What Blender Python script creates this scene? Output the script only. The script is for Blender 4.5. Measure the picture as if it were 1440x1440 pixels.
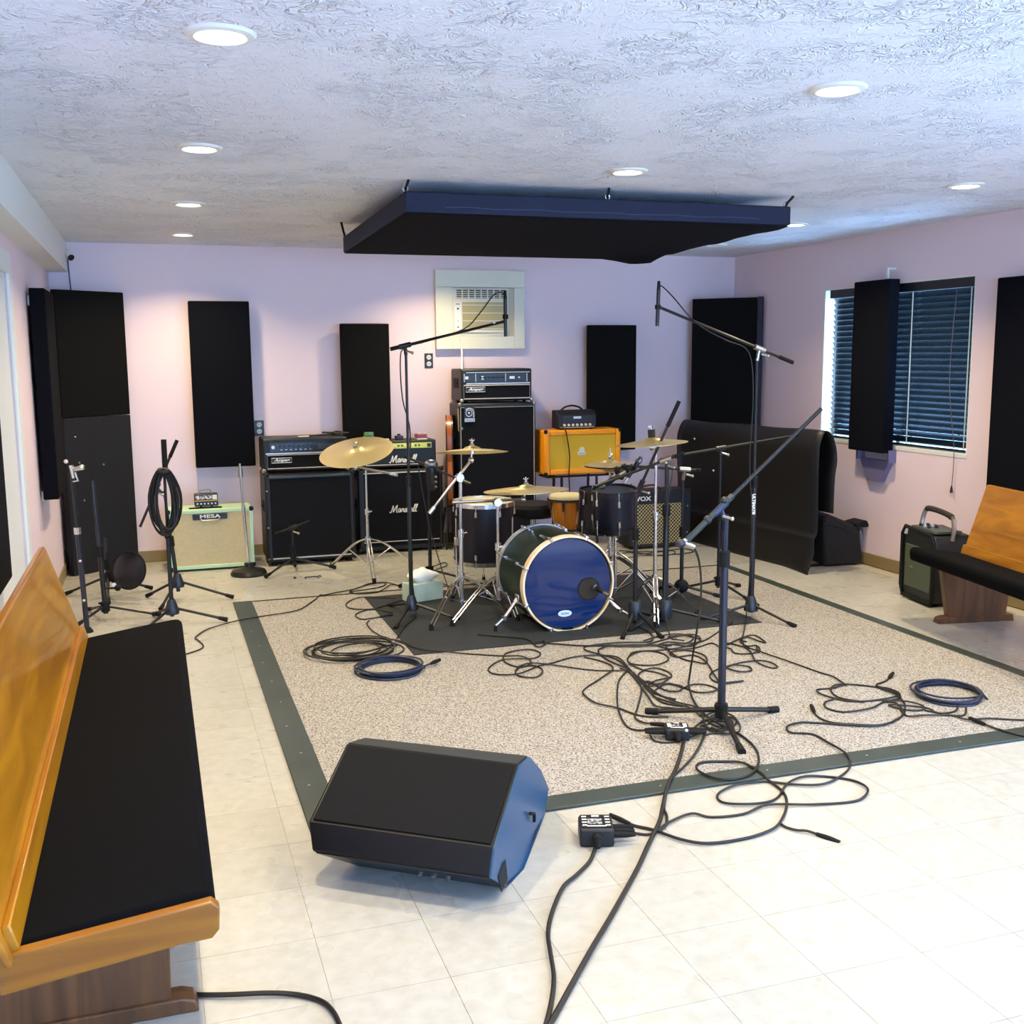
import bpy, math, random
from mathutils import Vector as V, Matrix
random.seed(7)
for o in list(bpy.data.objects): bpy.data.objects.remove(o)
SC = bpy.context.scene
C = SC.collection

# ---------------------------------------------------------------- camera, sky, exposure
cam = bpy.data.cameras.new('camera'); camo = bpy.data.objects.new('camera', cam); C.objects.link(camo)
cam.sensor_width = 36; cam.lens = 36*1507.7238/1440; cam.clip_start = .05
RM = Matrix(((0.9484255496, 0.0536688262, -0.3124238050),
             (-0.3168996306, 0.1357251856, -0.9386976607),
             (-0.0079750226, 0.9892918331, 0.1457328649)))
camo.matrix_world = Matrix.Translation((0, 0, 1.59)) @ RM.to_4x4()
SC.camera = camo
SC.view_settings.view_transform = 'Standard'; SC.view_settings.look = 'None'
SC.view_settings.gamma = 1; SC.view_settings.use_curve_mapping = False
SC.view_settings.exposure = 0.08
W = bpy.data.worlds.new('sky'); SC.world = W; W.use_nodes = True
bg = W.node_tree.nodes['Background']; bg.inputs[0].default_value = (.30, .57, 1, 1); bg.inputs[1].default_value = 18
SC.cycles.max_bounces = 8; SC.cycles.diffuse_bounces = 5; SC.cycles.sample_clamp_indirect = 6
LAMP_POWER = 19.5; LAMP_COL = (1, .80, .48); LAMP_GLOW = 9

XL, XR, YB, YF, H = -.68, 5.045, 8.737, -2.6, 2.435     # room: left, right, back, front walls, ceiling

# ---------------------------------------------------------------- materials
def lin(h):
    h = h.lstrip('#'); r = [int(h[i:i+2], 16)/255 for i in (0, 2, 4)]
    return tuple((c/12.92 if c <= .04045 else ((c+.055)/1.055)**2.4) for c in r)+(1,)
MATS = {}
def mat(name, col, rough=.5, metal=0, spec=.5, noise=None, bump=None, emit=None, coat=0, trans=0):
    """noise=(scale, amount, colour2): mottling; bump=(scale, strength)"""
    if name in MATS: return MATS[name]
    m = bpy.data.materials.new(name); m.use_nodes = True; nt = m.node_tree; b = nt.nodes['Principled BSDF']
    c = lin(col) if isinstance(col, str) else tuple(col)+(1,)
    b.inputs['Base Color'].default_value = c; b.inputs['Roughness'].default_value = rough
    b.inputs['Metallic'].default_value = metal; b.inputs['Specular IOR Level'].default_value = spec
    b.inputs['Coat Weight'].default_value = coat; b.inputs['Transmission Weight'].default_value = trans
    N = nt.nodes.new; Lk = nt.links.new
    if noise or bump:
        tc = N('ShaderNodeTexCoord')
    if noise:
        n = N('ShaderNodeTexNoise'); n.inputs['Scale'].default_value = noise[0]; n.inputs['Detail'].default_value = 4
        Lk(tc.outputs['Object'], n.inputs['Vector'])
        rp = N('ShaderNodeValToRGB'); c2 = lin(noise[2]) if isinstance(noise[2], str) else tuple(noise[2])+(1,)
        rp.color_ramp.elements[0].color = c; rp.color_ramp.elements[1].color = c2
        rp.color_ramp.elements[0].position = .5-noise[1]; rp.color_ramp.elements[1].position = .5+noise[1]
        Lk(n.outputs['Fac'], rp.inputs['Fac']); Lk(rp.outputs['Color'], b.inputs['Base Color'])
    if bump:
        n2 = N('ShaderNodeTexNoise'); n2.inputs['Scale'].default_value = bump[0]; n2.inputs['Detail'].default_value = 5
        Lk(tc.outputs['Object'], n2.inputs['Vector'])
        bp = N('ShaderNodeBump'); bp.inputs['Strength'].default_value = bump[1]; bp.inputs['Distance'].default_value = .004
        Lk(n2.outputs['Fac'], bp.inputs['Height']); Lk(bp.outputs['Normal'], b.inputs['Normal'])
    if emit:
        b.inputs['Emission Color'].default_value = tuple(emit[0])+(1,); b.inputs['Emission Strength'].default_value = emit[1]
    MATS[name] = m
    return m

def wood(name, c1, c2, axis, scale=9, rough=.32):
    if name in MATS: return MATS[name]
    m = mat(name, c1, rough, coat=.25); nt = m.node_tree; b = nt.nodes['Principled BSDF']; N = nt.nodes.new; Lk = nt.links.new
    tc = N('ShaderNodeTexCoord'); mp = N('ShaderNodeMapping'); sc = [scale]*3; sc[axis] = scale*.09
    mp.inputs['Scale'].default_value = sc
    n = N('ShaderNodeTexNoise'); n.inputs['Scale'].default_value = 1.2; n.inputs['Detail'].default_value = 7; n.inputs['Distortion'].default_value = 1.3
    rp = N('ShaderNodeValToRGB'); rp.color_ramp.elements[0].color = lin(c1); rp.color_ramp.elements[1].color = lin(c2)
    rp.color_ramp.elements[0].position = .35; rp.color_ramp.elements[1].position = .68
    Lk(tc.outputs['Object'], mp.inputs['Vector']); Lk(mp.outputs['Vector'], n.inputs['Vector'])
    Lk(n.outputs['Fac'], rp.inputs['Fac']); Lk(rp.outputs['Color'], b.inputs['Base Color'])
    return m

def m_tile():
    m = mat('vinyl_tile', '#d9d4c2', .27, spec=.45); nt = m.node_tree; b = nt.nodes['Principled BSDF']; N = nt.nodes.new; Lk = nt.links.new
    oi = N('ShaderNodeObjectInfo'); tc = N('ShaderNodeTexCoord'); n = N('ShaderNodeTexNoise'); n.inputs['Scale'].default_value = 22; n.inputs['Detail'].default_value = 6
    ge = N('ShaderNodeNewGeometry'); Lk(ge.outputs['Position'], n.inputs['Vector'])
    rp = N('ShaderNodeValToRGB'); rp.color_ramp.elements[0].color = lin('#a9a89f'); rp.color_ramp.elements[1].color = lin('#b5b4ae')
    rp.color_ramp.elements[0].position = .3; rp.color_ramp.elements[1].position = .65
    Lk(n.outputs['Fac'], rp.inputs['Fac'])
    hs = N('ShaderNodeHueSaturation'); mr = N('ShaderNodeMapRange'); mr.inputs['To Min'].default_value = .95; mr.inputs['To Max'].default_value = 1.03
    Lk(oi.outputs['Random'], mr.inputs['Value']); Lk(mr.outputs['Result'], hs.inputs['Value']); Lk(rp.outputs['Color'], hs.inputs['Color'])
    Lk(hs.outputs['Color'], b.inputs['Base Color'])
    n2 = N('ShaderNodeTexNoise'); n2.inputs['Scale'].default_value = 5; Lk(ge.outputs['Position'], n2.inputs['Vector'])
    mr2 = N('ShaderNodeMapRange'); mr2.inputs['To Min'].default_value = .2; mr2.inputs['To Max'].default_value = .38
    Lk(n2.outputs['Fac'], mr2.inputs['Value']); Lk(mr2.outputs['Result'], b.inputs['Roughness'])
    return m
def m_carpet():
    m = mat('speckled_carpet', '#aea69a', .95, spec=.1); nt = m.node_tree; b = nt.nodes['Principled BSDF']; N = nt.nodes.new; Lk = nt.links.new
    ge = N('ShaderNodeNewGeometry')
    n = N('ShaderNodeTexNoise'); n.inputs['Scale'].default_value = 140; n.inputs['Detail'].default_value = 3; n.inputs['Roughness'].default_value = .7
    Lk(ge.outputs['Position'], n.inputs['Vector'])
    rp = N('ShaderNodeValToRGB'); e = rp.color_ramp.elements
    e[0].position = .36; e[0].color = lin('#423e3a'); e[1].position = .62; e[1].color = lin('#b8b5b0')
    x = rp.color_ramp.elements.new(.46); x.color = lin('#908b84')
    Lk(n.outputs['Fac'], rp.inputs['Fac']); Lk(rp.outputs['Color'], b.inputs['Base Color'])
    bp = N('ShaderNodeBump'); bp.inputs['Strength'].default_value = .6; bp.inputs['Distance'].default_value = .006
    Lk(n.outputs['Fac'], bp.inputs['Height']); Lk(bp.outputs['Normal'], b.inputs['Normal'])
    return m
def m_ceiling():
    m = mat('stomped_plaster', '#e8ecf3', .8, spec=.25); nt = m.node_tree; b = nt.nodes['Principled BSDF']; N = nt.nodes.new; Lk = nt.links.new
    ge = N('ShaderNodeNewGeometry')
    w = N('ShaderNodeTexNoise'); w.inputs['Scale'].default_value = 7; w.inputs['Detail'].default_value = 2; Lk(ge.outputs['Position'], w.inputs['Vector'])
    mx = N('ShaderNodeVectorMath'); mx.operation = 'MULTIPLY_ADD'; mx.inputs[1].default_value = (.28, .28, .28)
    Lk(w.outputs['Color'], mx.inputs[0]); Lk(ge.outputs['Position'], mx.inputs[2])
    n = N('ShaderNodeTexNoise'); n.inputs['Scale'].default_value = 34; n.inputs['Detail'].default_value = 3; n.inputs['Distortion'].default_value = 1.6
    n.noise_type = 'RIDGED_MULTIFRACTAL'
    Lk(mx.outputs[0], n.inputs['Vector'])
    pt = N('ShaderNodeTexNoise'); pt.inputs['Scale'].default_value = 3.2; pt.inputs['Detail'].default_value = 3; Lk(ge.outputs['Position'], pt.inputs['Vector'])
    mr = N('ShaderNodeMapRange'); mr.inputs['From Min'].default_value = .42; mr.inputs['From Max'].default_value = .58
    mr.inputs['To Min'].default_value = .3; mr.inputs['To Max'].default_value = 1
    Lk(pt.outputs['Fac'], mr.inputs['Value'])
    mu = N('ShaderNodeMath'); mu.operation = 'MULTIPLY'; Lk(n.outputs['Fac'], mu.inputs[0]); Lk(mr.outputs['Result'], mu.inputs[1])
    bp = N('ShaderNodeBump'); bp.inputs['Strength'].default_value = 1; bp.inputs['Distance'].default_value = .024
    Lk(mu.outputs[0], bp.inputs['Height']); Lk(bp.outputs['Normal'], b.inputs['Normal'])
    return m
M_TILE, M_CARPET, M_CEIL = m_tile(), m_carpet(), m_ceiling()
M_WALL = mat('lilac_wall_paint', '#ead5d8', .6, spec=.3, bump=(60, .08))
M_WHITE = mat('white_paint', '#e3e4dc', .45)
M_BASE = mat('tan_vinyl_baseboard', '#8d7a52', .5)
M_FAB = mat('black_acoustic_fabric', '#0b0c13', .95, spec=.1, bump=(400, .3))
M_FAB2 = mat('charcoal_acoustic_fabric', '#101010', .9, spec=.12, bump=(400, .3))
M_SEAT = mat('black_seat_cloth', '#090a0d', .95, spec=.08, bump=(500, .35))
M_TOLEX = mat('black_tolex', '#0d0e13', .48, spec=.5, bump=(350, .35))
M_GRILLE = mat('black_grille_cloth', '#0b0c12', .85, spec=.25, bump=(600, .4))
M_BLK = mat('black_metal', '#0d0e13', .36, spec=.5)
M_RUB = mat('black_rubber', '#0b0c0f', .75, spec=.3)
M_PLAS = mat('black_plastic', '#0f1116', .42, bump=(500, .2))
M_CHR = mat('chrome', '#dfe0e4', .2, metal=1)
M_STEEL = mat('satin_steel', '#b9b4ac', .3, metal=1)
M_BRASS = mat('cymbal_bronze', '#efe0ac', .36, metal=.8, noise=(3, .3, '#d8bf78'))
M_CABLE = mat('black_cable', '#0c0d10', .5)
M_CABLEB = mat('blue_black_cable', '#1c2740', .45)
M_PIPE = mat('silver_piping', '#c9c9c6', .4, metal=.3)
M_IVORY = mat('ivory_plastic', '#e4dfcb', .5)
M_WOODP = wood('oak_pew', '#b0770e', '#865208', 1)
M_WOODX = wood('oak_pew_cross', '#a06a0c', '#7c4b0a', 0)
M_WOODD = wood('dark_oak', '#6d4420', '#432810', 2, 12, .45)
M_STRIP = mat('green_grey_vinyl_strip', '#37433f', .42, noise=(5, .25, '#2a3432'))
M_KNOB = mat('silver_knob', '#cfd0cf', .3, metal=.6)
M_LET = mat('white_lettering', '#ecece6', .5)

# ---------------------------------------------------------------- mesh helpers
class MB:
    def __init__(s): s.v = []; s.f = []
    def add(s, vs, fs):
        b = len(s.v); s.v += [tuple(p) for p in vs]; s.f += [tuple(i+b for i in f) for f in fs]; return s
    def box(s, c, d, rz=0, M=None):
        x, y, z = d[0]/2, d[1]/2, d[2]/2
        vs = [V(p) for p in ((-x,-y,-z),(x,-y,-z),(x,y,-z),(-x,y,-z),(-x,-y,z),(x,-y,z),(x,y,z),(-x,y,z))]
        R = M if M else Matrix.Rotation(rz, 3, 'Z')
        return s.add([R @ p + V(c) for p in vs], [(3,2,1,0),(4,5,6,7),(0,1,5,4),(1,2,6,5),(2,3,7,6),(3,0,4,7)])
    def bx(s, a, b):
        return s.box([(a[i]+b[i])/2 for i in range(3)], [abs(b[i]-a[i]) for i in range(3)])
    def cyl(s, p0, p1, r0, r1=None, n=12):
        p0, p1 = V(p0), V(p1); r1 = r0 if r1 is None else r1; d = (p1-p0).normalized()
        u = d.orthogonal().normalized(); w = d.cross(u); vs = []
        for p, r in ((p0, r0), (p1, r1)):
            vs += [p + (u*math.cos(2*math.pi*i/n) + w*math.sin(2*math.pi*i/n))*r for i in range(n)]
        fs = [(i, (i+1) % n, n+(i+1) % n, n+i) for i in range(n)] + [tuple(range(n-1, -1, -1)), tuple(range(n, 2*n))]
        return s.add(vs, fs)
    def tube(s, pts, r, n=6, closed=False):
        P = [V(p) for p in pts]; m = len(P); vs = []; u = None
        for i, p in enumerate(P):
            a = P[i-1] if (i or closed) else P[0]; b = P[(i+1) % m] if (i < m-1 or closed) else P[-1]
            d = (b-a); d = d.normalized() if d.length > 1e-9 else V((1, 0, 0))
            u = d.orthogonal().normalized() if u is None else (u - d*u.dot(d))
            if u.length < 1e-6: u = d.orthogonal()
            u = u.normalized(); w = d.cross(u)
            rr = r[i] if isinstance(r, (list, tuple)) else r
            vs += [p + (u*math.cos(2*math.pi*k/n) + w*math.sin(2*math.pi*k/n))*rr for k in range(n)]
        fs = []
        for i in range(m if closed else m-1):
            j = (i+1) % m
            fs += [(i*n+k, i*n+(k+1) % n, j*n+(k+1) % n, j*n+k) for k in range(n)]
        if not closed: fs += [tuple(range(n-1, -1, -1)), tuple(range((m-1)*n, m*n))]
        return s.add(vs, fs)
    def lathe(s, prof, o=(0, 0, 0), axis=(0, 0, 1), n=28):
        o = V(o); d = V(axis).normalized(); u = d.orthogonal().normalized(); w = d.cross(u); vs = []; fs = []; m = len(prof)
        for r, h in prof:
            vs += [o + d*h + (u*math.cos(2*math.pi*k/n) + w*math.sin(2*math.pi*k/n))*max(r, 1e-5) for k in range(n)]
        for i in range(m-1):
            fs += [(i*n+k, i*n+(k+1) % n, (i+1)*n+(k+1) % n, (i+1)*n+k) for k in range(n)]
        return s.add(vs, fs)
    def loft(s, A, B):
        n = len(A)
        return s.add(list(A)+list(B), [(i, (i+1) % n, n+(i+1) % n, n+i) for i in range(n)] + [tuple(range(n-1, -1, -1)), tuple(range(n, 2*n))])
    def prism(s, poly, o, u, v, w, t):
        o, u, v, w = V(o), V(u), V(v), V(w); A = [o+u*a+v*b for a, b in poly]
        return s.loft(A, [p+w*t for p in A])
    def sphere(s, c, r, n=12, m=8, sc=(1, 1, 1)):
        pr = [(math.sin(math.pi*i/m), -math.cos(math.pi*i/m)) for i in range(m+1)]
        b = len(s.v); s.lathe([(a*r, h*r) for a, h in pr], (0, 0, 0), n=n)
        for i in range(b, len(s.v)):
            p = s.v[i]; s.v[i] = (p[0]*sc[0]+c[0], p[1]*sc[1]+c[1], p[2]*sc[2]+c[2])
        return s
    def ring(s, c, axis, R, r, n=36, k=6, sq=1.0):
        d = V(axis).normalized(); u = d.orthogonal().normalized(); w = d.cross(u); c = V(c)
        return s.tube([c + (u*math.cos(2*math.pi*i/n) + w*math.sin(2*math.pi*i/n))*R for i in range(n)], r, k, True)
    def panel(s, o, u, v, a, b, t):      # rectangle a x b centred at o in plane (u,v), thickness t along u x v
        o, u, v = V(o), V(u), V(v); w = u.cross(v)
        return s.prism([(-a/2,-b/2),(a/2,-b/2),(a/2,b/2),(-a/2,b/2)], o, u, v, w, t)

def obj(name, mesh, parent=None):
    o = bpy.data.objects.new(name, mesh); C.objects.link(o)
    if parent: o.parent = parent
    return o
def org(o):
    p = V((0, 0, 0))
    while o is not None: p = p + o.location; o = o.parent
    return p
def P(name, mb, m, parent=None, bev=0, label=None, smooth=True, ang=35):
    """one mesh object; coordinates are world metres, the parent's place is taken off"""
    off = org(parent) if parent else V((0, 0, 0))
    me = bpy.data.meshes.new(name); me.from_pydata([tuple(V(p)-off) for p in mb.v], [], mb.f)
    me.materials.append(m)
    if smooth:
        me.polygons.foreach_set('use_smooth', [True]*len(me.polygons)); me.set_sharp_from_angle(angle=math.radians(ang))
    me.update()
    o = obj(name, me, parent)
    if bev:
        b = o.modifiers.new('bevel', 'BEVEL'); b.width = bev; b.segments = 2; b.limit_method = 'ANGLE'; b.angle_limit = math.radians(40)
    if label: o['label'] = label
    return o
def T(name, label, cat, loc=(0, 0, 0), group=None):
    o = obj(name, None); o.location = loc; o['label'] = label; o['category'] = cat
    if group: o['group'] = group
    return o
def tag(o, label, cat, group=None):
    o['label'] = label; o['category'] = cat
    if group: o['group'] = group
    return o
def S(name, mb, m, parent=None, **k):
    o = P(name, mb, m, parent, **k)
    if not parent: o['kind'] = 'structure'
    return o
def text(name, s, size, o, u, v, m, parent, shear=0, ext=.0008, space=1, bold=0, xs=1):
    cu = bpy.data.curves.new('lettering_source', 'FONT'); cu.body = s; cu.size = size; cu.extrude = ext; cu.shear = shear
    cu.align_x = 'CENTER'; cu.align_y = 'CENTER'; cu.space_character = space; cu.offset = bold; cu.resolution_u = 3
    t = bpy.data.objects.new('lettering_source', cu); C.objects.link(t)
    dg = bpy.context.evaluated_depsgraph_get(); me = bpy.data.meshes.new_from_object(t.evaluated_get(dg))
    bpy.data.objects.remove(t); bpy.data.curves.remove(cu)
    u, v = V(u), V(v); w = u.cross(v); off = org(parent)
    for p in me.vertices: p.co = V(o) + u*p.co.x*xs + v*p.co.y + w*p.co.z - off
    me.materials.clear(); me.materials.append(m); me.name = name
    return obj(name, me, parent)
def spline(pts, k=6, closed=False):
    P_ = [V(p) for p in pts]; out = []; n = len(P_)
    if n < 3: return P_
    for i in range(n if closed else n-1):
        a, b, c, d = (P_[(i-1) % n], P_[i], P_[(i+1) % n], P_[(i+2) % n]) if closed else (P_[max(i-1, 0)], P_[i], P_[i+1], P_[min(i+2, n-1)])
        for j in range(k):
            t = j/k; out.append(.5*((2*b)+(c-a)*t+(2*a-5*b+4*c-d)*t*t+(3*b-a-3*c+d)*t**3))
    if not closed: out.append(P_[-1])
    return out
def lerp(a, b, t): return V(a)*(1-t)+V(b)*t

# ================================================================ SETTING
# floor: vinyl tiles one by one in the part of the room the photograph shows, the rest joined
fl = S('floor', MB().bx((XL-.1, YF-.1, -.08), (XR+.1, YB+.1, -.004)), mat('tile_joint', '#b3ab94', .8))
TS = .3048; tx0, ty0 = .345-TS*4, 3.40-TS*20
tm = None; rest = MB(); cnt = 0
for j in range(0, 39):
    for i in range(0, 19):
        x0 = max(tx0+i*TS, XL); x1 = min(tx0+(i+1)*TS, XR); y0 = ty0+j*TS; y1 = min(y0+TS, YB)
        if x1-x0 < .02 or y1-y0 < .02 or y1 < YF: continue
        y0 = max(y0, YF)
        if x0 > .5 and x1 < 3.95 and y0 > 3.42 and y1 < 6.98: continue
        g = .0006; c = ((x0+x1)/2, (y0+y1)/2)
        seen = y1 > 1.95 and c[0] < 1.6+(c[1]-1.9)*.82 and c[0] > -.35-(c[1]-1.9)*.2
        if seen and cnt < 300:
            full = abs(x1-x0-TS) < 1e-6 and abs(y1-y0-TS) < 1e-6
            if full and tm:
                o = obj('tile', tm, fl); o.location = (c[0], c[1], -.004)
            else:
                a, b = (x1-x0)/2-g, (y1-y0)/2-g
                o = P('tile', MB().bx((-a, -b, 0), (a, b, .004)), M_TILE, None, smooth=False); o.parent = fl; o.location = (c[0], c[1], -.004)
                if full: tm = o.data
            cnt += 1
        else:
            rest.bx((x0+g, y0+g, -.004), (x1-g, y1-g, 0))
o = P('tile_field', rest, M_TILE, fl, smooth=False); o['kind'] = 'stuff'

S('ceiling', MB().bx((XL-.1, YF-.1, H), (XR+.1, YB+.1, H+.1)), M_CEIL)
S('trim_1', MB().bx((-.36, 1.2, H-.006), (-.04, 3.36, H+.001)), M_CEIL)                     # patched ceiling panel edge
S('wall_back', MB().bx((XL-.1, YB, 0), (XR+.1, YB+.1, H)), M_WALL)
def wall_x(name, x, s, holes):      # wall at x, thick outward (s=+1/-1) with openings (y0,y1,z0,z1)
    m = MB(); t = .14*s; ys = YF
    for y0, y1, z0, z1 in sorted(holes):
        m.bx((x, ys, 0), (x+t, y0, H)); m.bx((x, y0, 0), (x+t, y1, z0)) if z0 > 0 else None; m.bx((x, y0, z1), (x+t, y1, H)); ys = y1
    m.bx((x, ys, 0), (x+t, YB, H)); return S(name, m, M_WALL)
WY0, WY1, WZ0, WZ1 = 5.706, 7.349, .905, 2.072
wall_x('wall_right', XR, 1, [(WY0, WY1, WZ0, WZ1), (.2, 2.6, .905, 2.072)])
wall_x('wall_left', XL, -1, [(5.15, 6.14, 0, 2.03)])
m = MB(); t = -.14
xs = XL-.1
for x0, x1 in ((.3, 2.35), (2.75, 4.8)):
    m.bx((xs, YF, 0), (x0, YF+t, H)); m.bx((x0, YF, 0), (x1, YF+t, .5)); m.bx((x0, YF, 2.2), (x1, YF+t, H)); xs = x1
m.bx((xs, YF, 0), (XR+.1, YF+t, H)); S('wall_front', m, M_WALL)
# boxed-in soffit along the left wall, painted white
S('trim_2', MB().bx((XL, YF, 2.215), (-.545, YB, H)), M_WHITE)
# baseboards
bb = .09
S('baseboard_back', MB().bx((XL, YB-.012, 0), (XR, YB, bb)), M_BASE, bev=.004)
S('baseboard_right', MB().bx((XR-.012, YF, 0), (XR, YB-.012, bb)), M_BASE, bev=.004)
S('baseboard_left', MB().bx((XL, 6.3, 0), (XL+.012, YB-.012, bb)), M_BASE, bev=.004)
S('baseboard_front', MB().bx((XL, YF, 0), (XR, YF+.012, bb)), M_BASE)

M_GLASS = mat('window_glass', (1, 1, 1), .02, trans=1, spec=.5)
def window(n, y0, y1, z0, z1, x):
    w = S(n, MB().bx((x+.10, y0, z0), (x+.135, y0+.04, z1)).bx((x+.10, y1-.04, z0), (x+.135, y1, z1)).bx((x+.10, y0, z0), (x+.135, y1, z0+.04)).bx((x+.10, y0, z1-.04), (x+.135, y1, z1))
          .bx((x+.10, (y0+y1)/2-.02, z0), (x+.135, (y0+y1)/2+.02, z1)), M_WHITE)
    P('reveal', MB().bx((x+.001, y0, z0), (x+.10, y0+.012, z1)).bx((x+.001, y1-.012, z0), (x+.10, y1, z1)).bx((x+.001, y0, z1-.012), (x+.10, y1, z1)), M_WHITE, w)
    P('sill', MB().bx((x-.004, y0-.004, z0-.02), (x+.10, y1+.004, z0+.012)), M_WHITE, w, bev=.003)
    return w
window('window_1', WY0, WY1, WZ0, WZ1, XR)
window('window_2', .2, 2.6, .905, 2.072, XR)
for k, (x0, x1) in enumerate(((.3, 2.35), (2.75, 4.8))):
    y = YF
    S('window_%d' % (k+3), MB().bx((x0, y-.12, .5), (x0+.05, y-.07, 2.2)).bx((x1-.05, y-.12, .5), (x1, y-.07, 2.2)).bx((x0, y-.12, .5), (x1, y-.07, .55)).bx((x0, y-.12, 2.15), (x1, y-.07, 2.2)).bx(((x0+x1)/2-.025, y-.12, .5), ((x0+x1)/2+.025, y-.07, 2.2)), M_WHITE)
# white door in the left wall with its casing
d = S('door_1', MB().bx((XL-.05, 5.15, 0), (XL-.01, 6.14, 2.03)), M_WHITE)
P('casing', MB().bx((XL, 6.13, 0), (XL+.018, 6.25, 2.13)).bx((XL, 5.04, 0), (XL+.018, 5.16, 2.13)).bx((XL, 5.16, 2.02), (XL+.018, 6.13, 2.13)), M_WHITE, d, bev=.004)

# ================================================================ carpet with its edge strips, kick mat
ct = T('carpet', 'large square of speckled beige carpet edged with grey vinyl strips', 'carpet', (2.2, 5.2, 0))
P('pile', MB().bx((.53, 3.45, 0), (3.975, 7.0, .009)), M_CARPET, ct, smooth=False)
def strip(a, b, m=M_STRIP):
    P('edge_strip', MB().bx(a, b), m, ct, bev=.003)
strip((.425, 3.345, .0), (.545, 7.03, .0115)); strip((.545, 3.345, .0), (4.04, 3.455, .0115))
strip((3.965, 3.455, .0), (4.04, 7.03, .0115)); strip((.545, 7.0, 0), (3.965, 7.022, .012), M_RUB)
for k in range(10): P('nail', MB().lathe([(.005, 0), (.0045, .001), (0, .0015)], (.47+random.random()*.03, 3.5+k*.34, .0115), n=8), M_STEEL, ct)
for k in range(7): P('nail', MB().lathe([(.005, 0), (.0045, .001), (0, .0015)], (.8+k*.45, 3.40, .0115), n=8), M_STEEL, ct)
mb = MB()
poly = [(1.245, 5.413), (3.343, 5.385), (3.30, 6.93), (1.255, 6.86)]
mb.loft([(x, y, .009) for x, y in poly], [(x, y, .014) for x, y in poly])
tag(P('drum_mat', mb, mat('dark_drum_mat', '#171b20', .85, noise=(4, .2, '#1f262b')), bev=.002), 'flat dark grey mat lying under the drum kit on the carpet', 'mat')

# ================================================================ ceiling lights
LIT = [(0.222,3.078,2.435), (0.236,4.712,2.435), (0.249,6.413,2.435), (0.262,7.991,2.435), (2.163,3.117,2.435), (2.168,4.756,2.435), (4.040,4.681,2.435), (4.132,6.391,2.435)]
LAB = ['glowing round ceiling downlight nearest the camera on the left', 'second glowing round downlight of the left row on the ceiling', 'third glowing round downlight of the left row on the ceiling',
       'glowing round downlight of the left row closest to the back wall', 'large glowing round downlight on the upper right of the ceiling', 'glowing round downlight just in front of the hanging black panel',
       'glowing round downlight far right near the window wall', 'glowing round downlight peeking out beside the right corner of the hanging panel']
M_LENS = mat('lit_lens', '#fff6e0', .4, emit=((1, .96, .86), LAMP_GLOW))
M_DEAD = mat('dead_lens', '#b8b19c', .5)
def downlight(p, lab, on=True):
    x, y = p[0], p[1]
    t = T('ceiling_downlight', lab, 'light', (x, y, H), 'round recessed ceiling downlights')
    P('trim_ring', MB().lathe([(.062, -.004), (.07, -.012), (.088, -.008), (.095, 0)], (x, y, H)), M_WHITE, t)
    P('lens', MB().lathe([(0, -.005), (.066, -.005), (.066, 0), (0, 0)], (x, y, H)), M_LENS if on else M_DEAD, t)
    if on:
        L = bpy.data.lights.new('lamp', 'AREA'); L.shape = 'DISK'; L.size = .13; L.energy = LAMP_POWER; L.color = LAMP_COL; L.spread = math.radians(132)
        lo = bpy.data.objects.new('lamp', L); C.objects.link(lo); lo.parent = t; lo.location = (0, 0, -.014)
for p, l in zip(LIT, LAB): downlight(p, l)
downlight((2.2, 8.0), 'glowing round downlight near the back wall, hidden by the hanging black panel')
downlight((2.19, 6.42), 'round downlight above the hanging black panel, hidden by it')
for p, l in (((.23, 1.45), 'left'), ((2.19, 1.45), 'middle'), ((4.1, 3.1), 'right'), ((4.1, 1.45), 'far right')):
    downlight(p, 'round downlight out of view behind the camera, %s' % l)
downlight((4.30, 7.75), 'dark unlit round downlight near the far right corner', False)

# ================================================================ acoustic panels on the walls
def hung_panel(label, x0, x1, z0, z1, yf, th=.06, m=M_FAB):
    t = T('sound_absorber', label, 'panel', ((x0+x1)/2, YB, z0), 'black fabric acoustic panels')
    P('fabric_face', MB().bx((x0, yf, z0), (x1, yf+th, z1)), m, t, bev=.008)
    for x in (x0+.1, x1-.1): P('standoff', MB().bx((x-.02, yf+th, z1-.3), (x+.02, YB-.002, z1-.24)), M_BLK, t)
    P('lower_batten', MB().bx((x0+.06, yf+th, z0+.08), (x1-.06, YB-.002, z0+.12)), M_BLK, t)
a = (0.293,8.600,2.008); b = (0.744,8.600,0.737)
hung_panel('black fabric panel on the back wall above the cream speaker cabinet', a[0]+.0, (0.744,8.600,1.376)[0], b[2], a[2], 8.6)
a = (1.423,8.600,1.840); b = (1.834,8.600,0.897)
hung_panel('black fabric panel on the back wall left of the air conditioner', a[0]+.02, b[0], .60, a[2], 8.6, m=M_FAB2)
a = (3.567,8.600,1.830); b = (4.016,8.600,0.750)
hung_panel('black fabric panel on the back wall behind the orange cabinet', a[0], b[0], b[2], a[2], 8.6, m=M_FAB2)
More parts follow.
